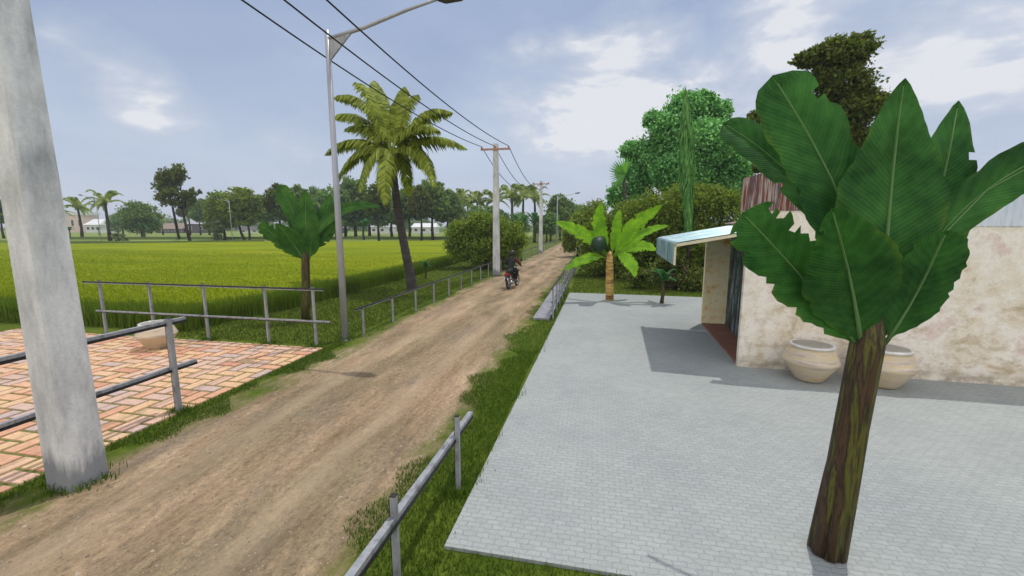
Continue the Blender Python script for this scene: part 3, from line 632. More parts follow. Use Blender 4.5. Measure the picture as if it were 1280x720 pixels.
# rusty gable over the left, pale sheet over the right
def zt(x): return float(np.interp(x, [-0.16, 0.25, 0.9, 2.4, 3.4, 8.2], [3.62, 3.74, 3.74, 3.45, 3.28, 3.18]))
mb = MB(); corr(mb, -0.16, 3.3, lambda x, off: [(x, -0.018+off, 3.02), (x, -0.018+off, zt(x))], 0.014, 0.10); g1 = mb.build('gable_cladding', M['rust'], hs); g1['label'] = 'rusty red corrugated gable sheets'
so = g1.modifiers.new('thickness', 'SOLIDIFY'); so.thickness = 0.004
mb = MB(); corr(mb, 3.3, 8.2, lambda x, off: [(x, -0.018+off, 2.74), (x, -0.018+off, zt(x))], 0.014, 0.10); g1 = mb.build('gable_cladding', M['tinwhite'], hs); g1['label'] = 'whitish corrugated gable sheets'
so = g1.modifiers.new('thickness', 'SOLIDIFY'); so.thickness = 0.004
mb = MB()
corr(mb, 0.13, 4.0, lambda y, off: [(0.5, y, 2.80+off), (2.6, y, 3.15+off), (8.3, y, 2.72+off)], 0.014, 0.12)
r_ = mb.build('roof', M['rust'], hs); so = r_.modifiers.new('thickness', 'SOLIDIFY'); so.thickness = 0.006

# ------------------------------------------------------------------ bananas
def leaf(mb, b, t, w, up=0.0, normal=(0, -1, 0), fold=0.25, tear=0.5, n=34, blunt=1.0, ctrl=None, seed=0, stalk=0.1):
    """a banana leaf from b to t, half width w"""
    rd = random.Random(seed)
    b, t = Vector(b), Vector(t); c_ = Vector(ctrl) if ctrl else (b+t)/2 + Vector((0, 0, up))
    nrm = Vector(normal).normalized(); L = (t-b).length
    rows = []; jl = jr = 0.0; cut = [0.0, 0.0]
    for i in range(n+1):
        s = i/n
        p = b*(1-s)**2 + c_*2*s*(1-s) + t*s*s
        tg = ((c_-b)*(1-s) + (t-c_)*s).normalized()
        side = tg.cross(nrm).normalized(); nn = side.cross(tg).normalized()
        if s < stalk: prof = 0.10 + 0.0*s
        else:
            q = (s-stalk)/(1-stalk); prof = (math.sin(math.pi*min(q*1.25, 0.5))**0.7) * (1 - max(0, q-0.45)/0.55 * 0.0)
            if q > 0.5: prof *= max(0.0, 1 - ((q-0.5)/0.5)**(2.2*blunt))**0.75
        vs = []; 
        for sg in (-1, 1):
            k = 0 if sg < 0 else 1
            if rd.random() < 0.42*tear: cut[k] = rd.uniform(0.08, 0.34)*tear
            else: cut[k] *= 0.35
            ww = w*prof*(1-cut[k])*(1 + rd.uniform(-.035, .035))
            row = []
            for u_ in (1.0, 0.72, 0.36):
                lift = fold*ww*u_ - 0.35*fold*ww*u_*u_*2.2 + rd.uniform(-.012, .012)*w*2
                row.append((p + side*sg*ww*u_ + nn*lift + tg*ww*u_*0.20, (0.5 + sg*0.5*u_, s)))
            vs.append(row)
        rows.append([vs[0][0], vs[0][1], vs[0][2], (p - nn*0.012, (0.5, s)), vs[1][2], vs[1][1], vs[1][0]])
    V = []; U = []
    for r in rows:
        for v_, uv in r: V.append(v_); U.append(uv)
    Fs = []
    for i in range(n):
        for j in range(6):
            if i > 3 and j in (0, 5) and rd.random() < 0.05*tear: continue
            Fs.append((i*7+j, i*7+j+1, (i+1)*7+j+1, (i+1)*7+j))
    mb.add(V, Fs, 0, U)
    # midrib
    mb2 = []
    pts = [b*(1-s)**2 + c_*2*s*(1-s) + t*s*s for s in (0, .2, .4, .6, .8, .97)]
    o0 = len(mb.v); mb.tube(pts, [0.028*w*2.4, 0.024*w*2.2, 0.018*w*2, 0.012*w*2, 0.008*w*2, 0.003], 6, 0)
    for i in range(o0, len(mb.v)): mb.uv[i] = (0.5, 0.3)
    return mb

B0 = gp(1033, 695); B0.z = 0.05
big = thing('banana_plant', B0, 'huge dark green banana plant in front of the house wall', 'banana plant', 'banana plants with broad upright leaves')
def L3(px, py, dy=0.0): return pd(px, py, B0.y + dy) - B0
top = L3(1084, 430)
mb = MB(); st_pts = [(0, 0, -0.02), top*0.33, top*0.66, top, top + Vector((0.02, 0, 0.35))]
mb.tube(st_pts, [0.112, 0.115, 0.115, 0.112, 0.05], 20)
for k in range(7):                                                     # overlapping leaf sheaths
    a = k*0.9; dr = Vector((math.cos(a), math.sin(a), 0))
    z1 = 0.5 + 0.22*k; tt = top*(z1/ max(top.z, .1)) if z1 < top.z else top
    pts = [dr*0.072 + top*(s*min(1, z1/top.z)) + dr*(0.012*(1-s)) for s in (0, .3, .6, .85, 1)]
    mb.tube(pts, [0.062, 0.055, 0.045, 0.03, 0.008], 8)
mb.build('trunk', M['stem'], big, True)
specs = [  # base px, ctrl px, tip px, half width, dy tip, normal
    ((1092, 400), (1082, 270), (966, 94), 0.275, 0.30, (-0.1, -1, 0.1), 0.6, 4.0),
    ((1078, 335), (1000, 205), (904, 154), 0.15, 0.75, (-0.2, -1, 0.2), 0.4, 3.4),
    ((1102, 420), (1108, 255), (1131, 98), 0.38, 0.12, (0.05, -1, 0.05), 0.3, 0.36),
    ((1112, 405), (1175, 290), (1198, 126), 0.27, 0.45, (0.1, -1, 0.1), 0.3, 0.62),
    ((1080, 442), (1012, 352), (928, 266), 0.24, -0.30, (-0.1, -1, 0.1), 0.9, 3.4),
    ((1078, 442), (1066, 345), (1040, 260), 0.33, -0.42, (-0.05, -1, 0.05), 0.4, 0.45),
    ((1104, 432), (1150, 370), (1184, 288), 0.23, -0.2, (0.2, -1, 0.1), 0.4, 2.0),
]
for i, (bp, cp, tp, w, dy, nrm, tear, bl) in enumerate(specs):
    mb = MB(); leaf(mb, L3(*bp), L3(*tp, dy), w, normal=nrm, ctrl=L3(*cp, dy*0.4), tear=tear, blunt=bl, seed=i+3, fold=0.22)
    mb.build('leaf', M['ban'], big, True)
mb = MB(); leaf(mb, L3(1112, 400), (2.3, 0.25, 3.35), 0.165, normal=(0.1, -1, 0.25), ctrl=(0.70, 0.1, 3.62), tear=0.35, blunt=0.9, seed=22, n=34); mb.build('leaf', M['ban'], big, True)
mb = MB(); leaf(mb, L3(1090, 405), L3(1050, 190, .4), 0.27, normal=(0, -1, 0.1), ctrl=L3(1072, 300, .3), tear=0.3, seed=31); mb.build('leaf', M['ban'], big, True)
mb = MB(); leaf(mb, L3(1095, 405), L3(1160, 225, .5), 0.36, normal=(0.1, -1, 0.1), ctrl=L3(1125, 310, .4), tear=0.3, seed=32); mb.build('leaf', M['ban'], big, True)
q = gp(383, 400)
b2 = place(big, (q.x, q.y, 0), 'big banana plant on the lawn left of the grey lamp post', R(14), 1.0)
for ch in b2.children:
    if ch.name.startswith('leaf'): ch.data = ch.data.copy(); ch.data.materials[0] = M['ban_m']

# the bright young one
Q = gp(762, 376); Q.z = 0.05
yb = thing('banana_plant', Q, 'young bright green banana plant with yellow stem at the far edge of the yard', 'banana plant')
def LY(px, py, dy=0.0): return pd(px, py, Q.y + dy) - Q
mb = MB(); ty = LY(762, 322); mb.tube([(0, 0, -0.02), ty*.3, ty*.31, ty*.62, ty*.63, ty, ty*1.15], [.155, .145, .152, .138, .146, .12, .05], 16); mb.build('trunk', M['stem_y'], yb, True)
for i, (bp, cp, tp, w, dy, nrm) in enumerate([
    ((763, 322), (742, 290), (752, 254), 0.30, 0.3, (0, -1, 0.2)), ((767, 322), (780, 285), (828, 256), 0.30, 0.3, (0.2, -1, 0.5)),
    ((768, 320), (800, 285), (836, 282), 0.2, 0.6, (0, -1, 0.9)), ((770, 318), (800, 300), (820, 313), 0.27, -0.3, (0.1, -1, 0.8)),
    ((768, 318), (788, 318), (794, 347), 0.27, -0.9, (0.3, -1, 0.3)), ((756, 318), (735, 290), (694, 277), 0.30, -0.2, (0, -1, 0.8)),
    ((757, 322), (738, 315), (706, 338), 0.24, -0.9, (-0.2, -1, 0.7)), ((760, 320), (745, 290), (722, 292), 0.24, 0.8, (0, -1, 0.7)),
    ((764, 322), (770, 285), (775, 262), 0.2, 0.6, (0, -1, 0.1)), ((766, 320), (785, 300), (800, 292), 0.22, 1.0, (0, -1, 0.9))]):
    mb = MB(); leaf(mb, LY(*bp), LY(*tp, dy), w, normal=nrm, ctrl=LY(*cp, dy*.4), tear=0.9, seed=50+i, blunt=0.8); mb.build('leaf', M['ban_b'], yb, True)
mb = MB(); c_ = LY(748, 304, -0.5)  # dark banana leaf seen end-on, shaped as a rounded bulge
mb.tube([LY(760, 314), c_ + Vector((.1, .1, .12)), c_ + Vector((0.02, 0, 0)), c_ + Vector((-.04, -.25, -.12)), c_ + Vector((-.06, -.42, -.22))], [.05, .16, .28, .24, .03], 14); mb.build('flower_bud', M['ban_end'], yb, True)

# small dark banana plant, also the template of the distant ones
def make_small(label, mat, grp):
    t = thing('banana_plant', (0, 0, 0), label, 'banana plant', grp)
    mb = MB(); mb.tube([(0, 0, -0.02), (0.03, 0, 0.35), (0.0, 0, 0.75), (0, 0, 0.95)], [0.07, 0.06, 0.05, 0.02], 10); mb.build('trunk', M['stem'], t, True)
    rd = random.Random(9)
    for k in range(11):
        a = k*2.4 + rd.uniform(-.2, .2); r_ = rd.uniform(.45, .85); h_ = rd.uniform(0.75, 1.35)
        dr = Vector((math.cos(a), math.sin(a), 0)); b_ = Vector((0, 0, .72)); t_ = dr*r_ + Vector((0, 0, h_)); c_ = dr*r_*.45 + Vector((0, 0, h_+.22))
        mb = MB(); leaf(mb, b_, t_, 0.11, normal=(dr*-0.6 + Vector((0, 0, 1))), ctrl=c_, tear=0.4, seed=80+k, n=12, blunt=.8); mb.build('leaf', mat, t, True)
    return t
sb = make_small('small dark banana plant at the far edge of the yard under the awning', M['ban_d'], 'small banana plants'); q = gp(827, 380); sb.location = (q.x, q.y, 0.05)
for px, py, s, lb in [(181, 299, 3.6, 'banana plant in front of the round tree across the paddy'), (312, 300, 4.6, 'tall banana plant across the paddy, left of the big lawn banana'),
        (124, 294, 2.6, 'tiny banana plant between the two small palms far left'), (88, 296, 2.8, 'far banana plant in front of the pink house'), (532, 348, 0.75, 'small sapling on the lawn between palm and bush'),
        (650, 305, 5.0, 'blue green banana clump behind the dark bush, left one'), (668, 303, 5.6, 'blue green banana clump left of the distant pole'), (688, 303, 4.2, 'low banana plant right of the distant pole'),
        (455, 300, 4.6, 'banana plant behind the paddy left of the coconut palm trunk'), (420, 300, 3.6, 'banana plant behind the paddy next to the lamp post')]:
    q = gp(px, py); s0 = s * (0.72 if s > 1 else 1.0); place(sb, (q.x, q.y, 0), lb, random.uniform(0, 6), s0)

# ------------------------------------------------------------------ coconut palms
def frond(base, ctrl, tip, mat, parent, ll=0.5, n=44, seed=0, hang=0.75, wd=0.05):
    base, ctrl, tip = Vector(base), Vector(ctrl), Vector(tip); rd = random.Random(seed); mb = MB()
    ev = lambda s: base*(1-s)**2 + ctrl*2*s*(1-s) + tip*s*s
    mb.tube([ev(s) for s in (0, .2, .4, .6, .8, 1)], [.035, .028, .02, .014, .009, .004], 5)
    up = Vector((0, 0, 1))
    for i in range(n):
        s = 0.12 + 0.87*i/n; p = ev(s); tg = (ev(min(1, s+.02)) - ev(s-.02)).normalized()
        sd = tg.cross(up); sd = sd.normalized() if sd.length > .05 else Vector((1, 0, 0))
        for sg in (-1, 1):
            if rd.random() < .04: continue
            l = ll*(math.sin(math.pi*min(1, .18 + s*.85))**.55)*rd.uniform(.82, 1.1)
            d1 = (sd*sg*1.0 + tg*.55 - up*hang*rd.uniform(.3, .8)).normalized(); d2 = (sd*sg*.5 + tg*.4 - up*hang*rd.uniform(1.0, 1.7)).normalized()
            m1 = p + d1*l*.5; e_ = m1 + d2*l*.5; wv = tg*wd*rd.uniform(.8, 1.2)
            mb.add([p - wv*.6, p + wv*.6, m1 + wv, e_, m1 - wv], [(0, 1, 2, 4), (4, 2, 3)])
    return mb.build('frond', mat, parent)
q = gp(515, 362)
palm = thing('coconut_palm', q, 'tall leaning coconut palm beside the road fence', 'palm tree')
def LP(px, py, dy=0.0): return pd(px, py, q.y + dy) - q
mb = MB(); tp_ = [LP(516, 364), LP(511, 335), LP(504, 300), LP(497, 262), LP(493, 228), LP(490, 200)]
tr_ = [.24, .19, .175, .165, .155, .15]
pp = []; rr = []
for i in range(5):
    for k in range(8):
        t_ = k/8; pp.append(tp_[i].lerp(tp_[i+1], t_)); rr.append((tr_[i]*(1-t_)+tr_[i+1]*t_) * (1.06 if k % 2 else 0.97))
mb.tube(pp + [tp_[-1]], rr + [.12], 14); mb.build('trunk', M['palmbark'], palm, True)
cr = LP(490, 194)
fl = [((442, 104), (474, 105), .2), ((414, 124), (462, 105), -.6), ((412, 150), (455, 128), 1.0), ((404, 196), (445, 160), .3), ((416, 236), (450, 165), -.6), ((448, 246), (462, 170), -1.3),
      ((482, 262), (478, 180), -1.7), ((512, 250), (505, 175), 1.5), ((545, 240), (530, 160), -1.2), ((586, 188), (540, 158), -.3), ((568, 142), (525, 125), .5), ((522, 120), (505, 118), 1.0), ((468, 100), (478, 130), .9),
      ((505, 108), (495, 130), .9), ((455, 215), (470, 160), 1.6), ((528, 215), (515, 160), 1.7), ((430, 165), (460, 145), 1.8), ((550, 165), (522, 145), -1.4)]
for i, (t_, c_, dy) in enumerate(fl):
    frond(cr + Vector((random.uniform(-.1, .1), random.uniform(-.1, .1), 0)), LP(*c_, dy*.5) + Vector((0, 0, .25)), LP(*t_, dy), M['frond'], palm, 0.86, 74, i, wd=0.06)
mb = MB()
for k in range(9):
    a = k*.7; c_ = cr + Vector((math.cos(a)*.2, math.sin(a)*.2, -.25 - .08*(k % 3))); mb.lathe([(0.0, -.12), (.07, -.09), (.1, 0), (.07, .09), (0.0, .12)], 8, c_)
mb.build('coconuts', M['bark'], palm, True)
def make_palm(label, h_, grp, mat, seed):
    t = thing('palm_tree', (0, 0, 0), label, 'palm tree', grp); rd = random.Random(seed)
    mb = MB(); mb.tube([(0, 0, -.1), (.15, 0, h_*.35), (.1, 0, h_*.7), (0, 0, h_)], [.26, .2, .17, .14], 8); mb.build('trunk', M['palmbark'], t, True)
    for k in range(15):
        a = k*2.4 + rd.uniform(-.2, .2); el = rd.uniform(-.7, 1.3); r_ = 2.6*math.cos(el*.6); z = 2.0*math.sin(el)
        dr = Vector((math.cos(a), math.sin(a), 0)); top_ = Vector((0, 0, h_))
        frond(top_, top_ + dr*r_*.55 + Vector((0, 0, max(z, 0) + 1.0)), top_ + dr*r_ + Vector((0, 0, z-.4)), mat, t, .62, 18, seed+k, hang=.45, wd=.12)
    return t
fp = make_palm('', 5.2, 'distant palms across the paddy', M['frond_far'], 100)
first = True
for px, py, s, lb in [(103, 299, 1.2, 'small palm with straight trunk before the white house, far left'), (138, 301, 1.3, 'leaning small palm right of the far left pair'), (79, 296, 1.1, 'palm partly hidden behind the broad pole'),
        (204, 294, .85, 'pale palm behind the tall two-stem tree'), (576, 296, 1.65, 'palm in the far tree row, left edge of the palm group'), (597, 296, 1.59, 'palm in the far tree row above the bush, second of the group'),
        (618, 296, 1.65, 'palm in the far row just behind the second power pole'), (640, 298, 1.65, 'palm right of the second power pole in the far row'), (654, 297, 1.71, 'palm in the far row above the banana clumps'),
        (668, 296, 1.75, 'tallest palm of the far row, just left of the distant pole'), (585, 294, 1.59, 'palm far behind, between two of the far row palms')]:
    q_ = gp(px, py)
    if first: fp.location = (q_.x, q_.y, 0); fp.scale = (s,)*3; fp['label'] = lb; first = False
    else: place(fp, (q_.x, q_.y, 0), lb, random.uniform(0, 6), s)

# ------------------------------------------------------------------ broadleaf trees
def leaves(name, clumps, n, size, mat, parent, seed=0, shell=0.55, flatz=1.0):
    """clumps: (x,y,z,rx,ry,rz); each clump is made of sub-clusters, so the crown keeps gaps"""
    r = np.random.default_rng(seed); out = []
    vol = np.array([c[3]*c[4]*c[5] for c in clumps])**(2/3); vol /= vol.sum()
    for c, w in zip(clumps, vol):
        m_ = max(8, int(n*w)); nc = max(6, m_//26)
        d = r.normal(size=(nc, 3)); d /= np.linalg.norm(d, axis=1)[:, None]
        rad = shell + (1-shell)*r.uniform(0, 1, nc)**.6
        cc = np.array(c[:3]) + d*rad[:, None]*np.array(c[3:6])
        k = r.integers(0, nc, m_); cs = min(c[3:6])*0.22
        out.append(cc[k] + r.normal(size=(m_, 3))*cs*np.array([1, 1, .7]))
    P = np.concatenate(out); n = len(P)
    a = r.normal(size=(n, 3)); a /= np.linalg.norm(a, axis=1)[:, None]; b_ = r.normal(size=(n, 3)); b_[:, 2] *= .5
    b_ -= (a*b_).sum(1)[:, None]*a; b_ /= np.linalg.norm(b_, axis=1)[:, None]
    s = size*r.uniform(.6, 1.25, n)[:, None]
    V = np.stack([P - a*s*.5, P + b_*s*.32, P + a*s*.55, P - b_*s*.32], 1).reshape(-1, 3); i = np.arange(n)*4
    return npmesh(name, V, np.stack([i, i+1, i+2, i+3], 1), mat, parent)
def tree(label, cat, grp, loc, clumps, n, size, mat, trunk_r=.2, seed=0, trunk_pts=None, s=1.0, rz=0, shell=.55, name='tree'):
    t = thing(name, loc, label, cat, grp, rz, s); rd = random.Random(seed)
    mb = MB(); cz = min(c[2]-c[5]*.4 for c in clumps)
    base_pts = trunk_pts or [(0, 0, -.1), (.1, 0, cz*.5), (0, 0, cz)]
    mb.tube(base_pts, [trunk_r*(1.25 - .6*i/(len(base_pts)-1)) for i in range(len(base_pts))], 9)
    top_ = Vector(base_pts[-1])
    for c in clumps:
        e_ = Vector(c[:3]); m_ = top_.lerp(e_, .5) + Vector((rd.uniform(-.2, .2), rd.uniform(-.2, .2), rd.uniform(-.1, .3)))
        mb.tube([top_, m_, e_], [trunk_r*.5, trunk_r*.32, trunk_r*.1], 6)
        for _ in range(3):
            g_ = e_ + Vector((rd.uniform(-1, 1)*c[3], rd.uniform(-1, 1)*c[4], rd.uniform(-.5, 1)*c[5]))*.8
            mb.tube([m_, m_.lerp(g_, .6) + Vector((0, 0, .1)), g_], [trunk_r*.2, trunk_r*.12, trunk_r*.04], 5)
    mb.build('trunk', M['bark'], t, True)
    leaves('crown', clumps, n, size, mat, t, seed, shell)
    return t
def px_clumps(base, Y, blobs, depth=1.0):
    """blobs given as (px,py,rpx,rpy,dy) -> local clumps at real size"""
    out = []
    for px, py, rx, ry, dy in blobs:
        p = pd(px, py, Y+dy) - base; k = (pd(px+10, py, Y+dy) - pd(px, py, Y+dy)).length/10
        out.append((p.x, p.y, p.z, rx*k, rx*k*depth, ry*k))
    return out
# tall two-stem tree across the paddy
q_ = gp(238, 303); cl = px_clumps(q_, q_.y, [(212, 221, 9, 10, 0), (203, 240, 8, 10, 1), (213, 247, 9, 9, -1), (234, 246, 8, 6, 0), (222, 216, 8, 8, 1), (245, 239, 4, 5, 0), (209, 230, 10, 11, 0), (225, 256, 6, 4, 0), (240, 253, 4, 4, 0)])
t_ = tree('tall tree with two bare leaning stems across the paddy', 'tree', None, q_, cl, 4800, .5, M['leaf_t'], .22, 1, [(0, 0, -.1), pd(233, 285, q_.y)-q_, pd(228, 262, q_.y)-q_])
mb = MB(); b_ = gp(224, 299) - q_; mb.tube([b_, pd(220, 280, q_.y)-q_, pd(215, 255, q_.y)-q_], [.25, .2, .14], 8); mb.build('second_stem', M['bark'], t_, True)
q_ = gp(178, 297.5); tree('round dark tree behind the banana plant across the paddy', 'tree', None, q_, px_clumps(q_, q_.y, [(172, 268, 13, 12, 0), (184, 272, 12, 12, 0), (178, 282, 16, 8, 1), (170, 261, 9, 7, 0)]), 4500, .6, M['leaf_d'], .25, 2)
q_ = gp(281, 300); tree('rounded olive tree left of the thin pale lamp across the paddy', 'tree', None, q_, px_clumps(q_, q_.y, [(276, 258, 13, 14, 0), (284, 270, 14, 13, 1), (272, 275, 11, 12, -1), (268, 283, 9, 6, 0)]), 5000, .6, M['leaf_o'], .25, 3)
q_ = gp(306, 301); tree('leaning olive tree right of the thin pale lamp across the paddy', 'tree', None, q_, px_clumps(q_, q_.y, [(300, 248, 13, 11, 0), (310, 258, 13, 12, 1), (295, 262, 12, 13, -1), (304, 272, 14, 8, 0)]), 5500, .6, M['leaf_o'], .22, 4, [(0, 0, -.1), pd(301, 290, q_.y)-q_, pd(298, 278, q_.y)-q_])
# dark bush near the road
q_ = gp(606, 336); tree('big dark rounded bush beside the road fence, left of the second pole', 'bush', None, q_,
     px_clumps(q_, q_.y, [(580, 292, 20, 18, 0), (610, 285, 24, 20, .5), (637, 296, 20, 20, -.3), (600, 312, 32, 17, .3), (575, 308, 16, 15, 0), (630, 318, 22, 13, 0), (598, 275, 15, 9, .5), (650, 300, 9, 12, 0)]), 26000, .17, M['leaf_o'], .16, 5, [(0, 0, -.1), (.1, 0, .4), (0, 0, .8)], shell=.25, name='bush')
q_ = gp(148, 301); tree('small grey shrub at the foot of the leaning palm', 'bush', None, q_, px_clumps(q_, q_.y, [(143, 290, 4, 6, 0), (149, 297, 7, 4, 0), (154, 299, 4, 3, 0)]), 700, .45, M['leaf_g'], .12, 6, name='bush')
q_ = gp(272, 301); tree('pale columnar shrub in front of the rounded olive tree', 'bush', None, q_, px_clumps(q_, q_.y, [(272, 280, 4.5, 9, 0), (272, 292, 5, 8, 0)]), 1200, .45, M['leaf_g'], .12, 7, name='bush')
# background row, individual trees from three templates
tA = tree('', 'tree', 'far row of trees behind the paddy', (0, 0, 0), [(0, 0, 6.5, 2.6, 2.4, 2.2), (1.8, .3, 5.4, 2, 2, 1.7), (-1.9, 0, 5.2, 2, 2, 1.6), (.3, .5, 8.0, 1.7, 1.7, 1.4), (-.8, 0, 4.4, 2.2, 2, 1.2)], 6000, .6, M['leaf_d'], .22, 11)
tB = tree('', 'tree', 'far row of trees behind the paddy', (0, 0, 0), [(0, 0, 5.0, 3.0, 2.6, 2.2), (1.5, .3, 6.4, 2, 2, 1.7), (-1.6, 0, 3.6, 2, 2, 1.6), (1.6, .5, 3.4, 2, 1.7, 1.4)], 5500, .6, M['leaf_m'], .24, 12)
tC = tree('', 'tree', 'far row of trees behind the paddy', (0, 0, 0), [(0, 0, 7.5, 1.8, 1.8, 1.8), (1.3, .3, 6.0, 1.5, 1.5, 1.2), (-1.2, 0, 6.2, 1.4, 1.4, 1.2), (0.1, .5, 9.0, 1.3, 1.3, 1.1)], 4500, .55, M['leaf_t'], .2, 13)
used = set()
rows = [('C', 351, 300, .9, 'tree whose top shows above the lawn banana, left one'), ('A', 372, 300, .95, 'tree hidden behind the middle leaves of the lawn banana'), ('B', 408, 299, 1.05, 'mid green tree left of the lamp post across the paddy'),
  ('A', 400, 297, .9, 'dark tree top between the lawn banana and the lamp post'), ('B', 432, 298, 1.0, 'mid green tree right behind the lamp post'), ('A', 445, 298, 1.12, 'dark tree right of the lamp post, under the palm fronds'),
  ('C', 474, 302, 1.0, 'dark thin-stemmed tree left of the coconut palm trunk'), ('B', 490, 297, 1.0, 'mid green tree behind the coconut palm trunk'), ('B', 462, 295, .95, 'far mid green tree between lamp post and palm trunk'), ('A', 512, 299, 1.0, 'dark tree right of the coconut palm trunk'),
  ('C', 527, 301, .98, 'thin-stemmed tree a little right of the palm trunk'), ('A', 541, 300, 1.15, 'big dark tree left above the round bush'), ('A', 560, 299, .95, 'dark tree above the left side of the round bush'), ('B', 575, 297, .72, 'green tree behind the round bush, left part'), ('B', 598, 297, .72, 'green tree behind the middle of the round bush'),
  ('B', 622, 298, .72, 'green tree behind the second power pole'), ('B', 650, 300, .62, 'low green tree in front of the far palms'), ('B', 683, 303, .66, 'green tree right of the distant pole'), ('A', 700, 300, .9, 'dark tree at the far end of the road'),
  ('A', 335, 297, .75, 'low dark tree right of the tall far banana'), ('C', 238, 294, .55, 'small pointed tree above the grey shed, left one'), ('C', 251, 294, .5, 'small pointed tree above the grey shed, right one'),
  ('B', 154, 294, .42, 'low bluish tree between the palms and the round dark tree'), ('A', 262, 294, .6, 'low tree at the right end of the grey shed'), ('B', 715, 300, .8, 'low tree at the right of the road end'),
  ('A', 5, 298, .5, 'low tree seen at the left edge of the view beside the broad pole')]
T = {'A': tA, 'B': tB, 'C': tC}
for k, px, py, s, lb in rows:
    q_ = gp(px, py); s2 = s * 76/ max(q_.y, 1) if False else s; dist = q_.length
    s2 = s*dist/80.0
    if k not in used:
        used.add(k); o = T[k]; o.location = (q_.x, q_.y, 0); o.scale = (s2,)*3; o['label'] = lb
    else: place(T[k], (q_.x, q_.y, 0), lb, random.uniform(0, 6), s2)
# right hand side: tree with rich bright crown
bq = pd(850, 360, 27); bq.z = 0
tree('large bright green tree with dense rounded crown behind the yard', 'tree', None, bq,
     px_clumps(bq, 27, [(858, 136, 24, 20, 0), (896, 138, 17, 14, .5), (878, 124, 14, 9, 0), (905, 165, 16, 12, 0), (818, 150, 14, 11, 0), (790, 190, 15, 12, 0), (775, 268, 12, 10, 0), (922, 180, 13, 11, 0), (838, 165, 24, 22, -.5), (875, 180, 34, 30, -1), (815, 195, 24, 22, 0), (905, 200, 26, 24, 0), (795, 225, 20, 19, .5), (850, 215, 34, 28, -1), (910, 240, 26, 26, 0), (800, 262, 22, 20, 0), (925, 215, 14, 16, 0), (772, 245, 12, 14, 0)]),
     78000, .19, M['leaf_b'], .35, 21, shell=.5)
bq = pd(1050, 300, 20); bq.z = 0
tree('tall dark olive tree rising behind the banana leaves and the roof', 'tree', None, bq,
     px_clumps(bq, 20, [(1045, 70, 34, 20, 0), (1075, 60, 20, 17, 0), (1015, 72, 22, 11, 0), (1055, 105, 32, 24, 0), (1065, 140, 34, 24, 0), (1085, 125, 18, 20, 0), (1030, 95, 16, 16, 0), (1060, 175, 26, 20, 0), (945, 150, 13, 10, 0), (960, 165, 12, 10, 0), (1000, 190, 26, 14, .5), (960, 205, 20, 12, .5)]),
     30000, .16, M['leaf_t'], .2, 22, shell=.5)
for i, (px, Y, blobs, n, lb) in enumerate([
    (752, 24, [(752, 290, 18, 26, 0), (740, 300, 16, 24, 0), (765, 300, 18, 26, 0), (748, 325, 24, 22, 0), (738, 270, 9, 9, .5)], 15000, 'olive bush behind the young bright banana plant'),
    (800, 23.5, [(790, 275, 26, 26, 0), (815, 265, 26, 26, 0), (800, 305, 34, 30, 0), (830, 300, 26, 30, 0), (785, 335, 24, 22, 0)], 20000, 'olive bush between the young banana plant and the awning'),
    (865, 22, [(850, 260, 28, 28, 0), (880, 255, 28, 26, 0), (905, 262, 24, 24, 0), (865, 300, 36, 32, 0), (850, 335, 32, 24, 0), (895, 320, 28, 30, 0)], 22000, 'olive bush right behind the blue awning')]):
    bq = pd(px, 350, Y); bq.z = 0
    tree(lb, 'bush', 'olive bushes behind the paved yard', bq, px_clumps(bq, Y, blobs), n, .15, M['leaf_o'], .16, 30+i, [(0, 0, -.1), (.15, -.2, .25), (.3, -.3, .7)], shell=.3, name='bush')
bq = pd(835, 350, 19.5); bq.z = 0
tree('low thicket with dark bare branches right behind the small banana plant', 'bush', 'olive bushes behind the paved yard', bq, px_clumps(bq, 19.5, [(800, 345, 18, 12, 0), (862, 350, 24, 16, 0), (840, 330, 18, 12, .5)]), 6000, .14, M['leaf_t'], .2, 37, [(0, 0, -.1), (.3, -.2, .3), (.8, -.3, .55)], shell=.3, name='bush')
for i, (px, py, Y, blobs, n, lb) in enumerate([
    (722, 320, 38, [(716, 292, 12, 16, 0), (726, 285, 14, 20, 1), (712, 306, 8, 9, 0)], 7000, 'dull olive bush leaning over the right side of the road end'),
    (735, 320, 46, [(735, 272, 14, 18, 0), (748, 262, 12, 12, 0), (722, 282, 12, 12, 0)], 6000, 'taller olive tree at the right of the road end')]):
    bq = pd(px, py, Y); bq.z = 0
    tree(lb, 'bush', None, bq, px_clumps(bq, Y, blobs), n, .25, M['leaf_o'], .18, 40+i, shell=.35, name='bush')
# narrow weeping column tree
bq = pd(860, 350, 20.6); bq.z = 0
ct = thing('column_tree', bq, 'narrow weeping column tree in front of the bright green tree', 'tree')
LC = lambda px, py: pd(px, py, 20.6) - bq
mb = MB(); mb.tube([(0, 0, 0), LC(861, 290), LC(858, 200), LC(857, 112)], [.09, .07, .045, .01], 8); mb.build('trunk', M['bark'], ct, True)
n = 3200; r = np.random.default_rng(5); s_ = r.uniform(0, 1, n); z0, z1 = LC(860, 285).z, LC(857, 109).z
z = z0 + (z1-z0)*s_; rad = np.interp(s_, [0, .2, .45, .7, .9, 1], [.14, .2, .34, .3, .14, .02])*np.sqrt(r.uniform(.1, 1, n)); a = r.uniform(0, 2*np.pi, n)
cx = np.interp(s_, [0, 1], [LC(861, 285).x, LC(857, 109).x])
P = np.stack([cx + np.cos(a)*rad, np.sin(a)*rad, z], 1); L_ = r.uniform(.25, .5, n)
dn = np.stack([np.cos(a)*.12, np.sin(a)*.12, -np.ones(n)], 1)*L_[:, None]; wd = np.stack([-np.sin(a), np.cos(a), 0*a], 1)*.035
V = np.stack([P, P + dn*.5 + wd, P + dn, P + dn*.5 - wd], 1).reshape(-1, 3); i = np.arange(n)*4
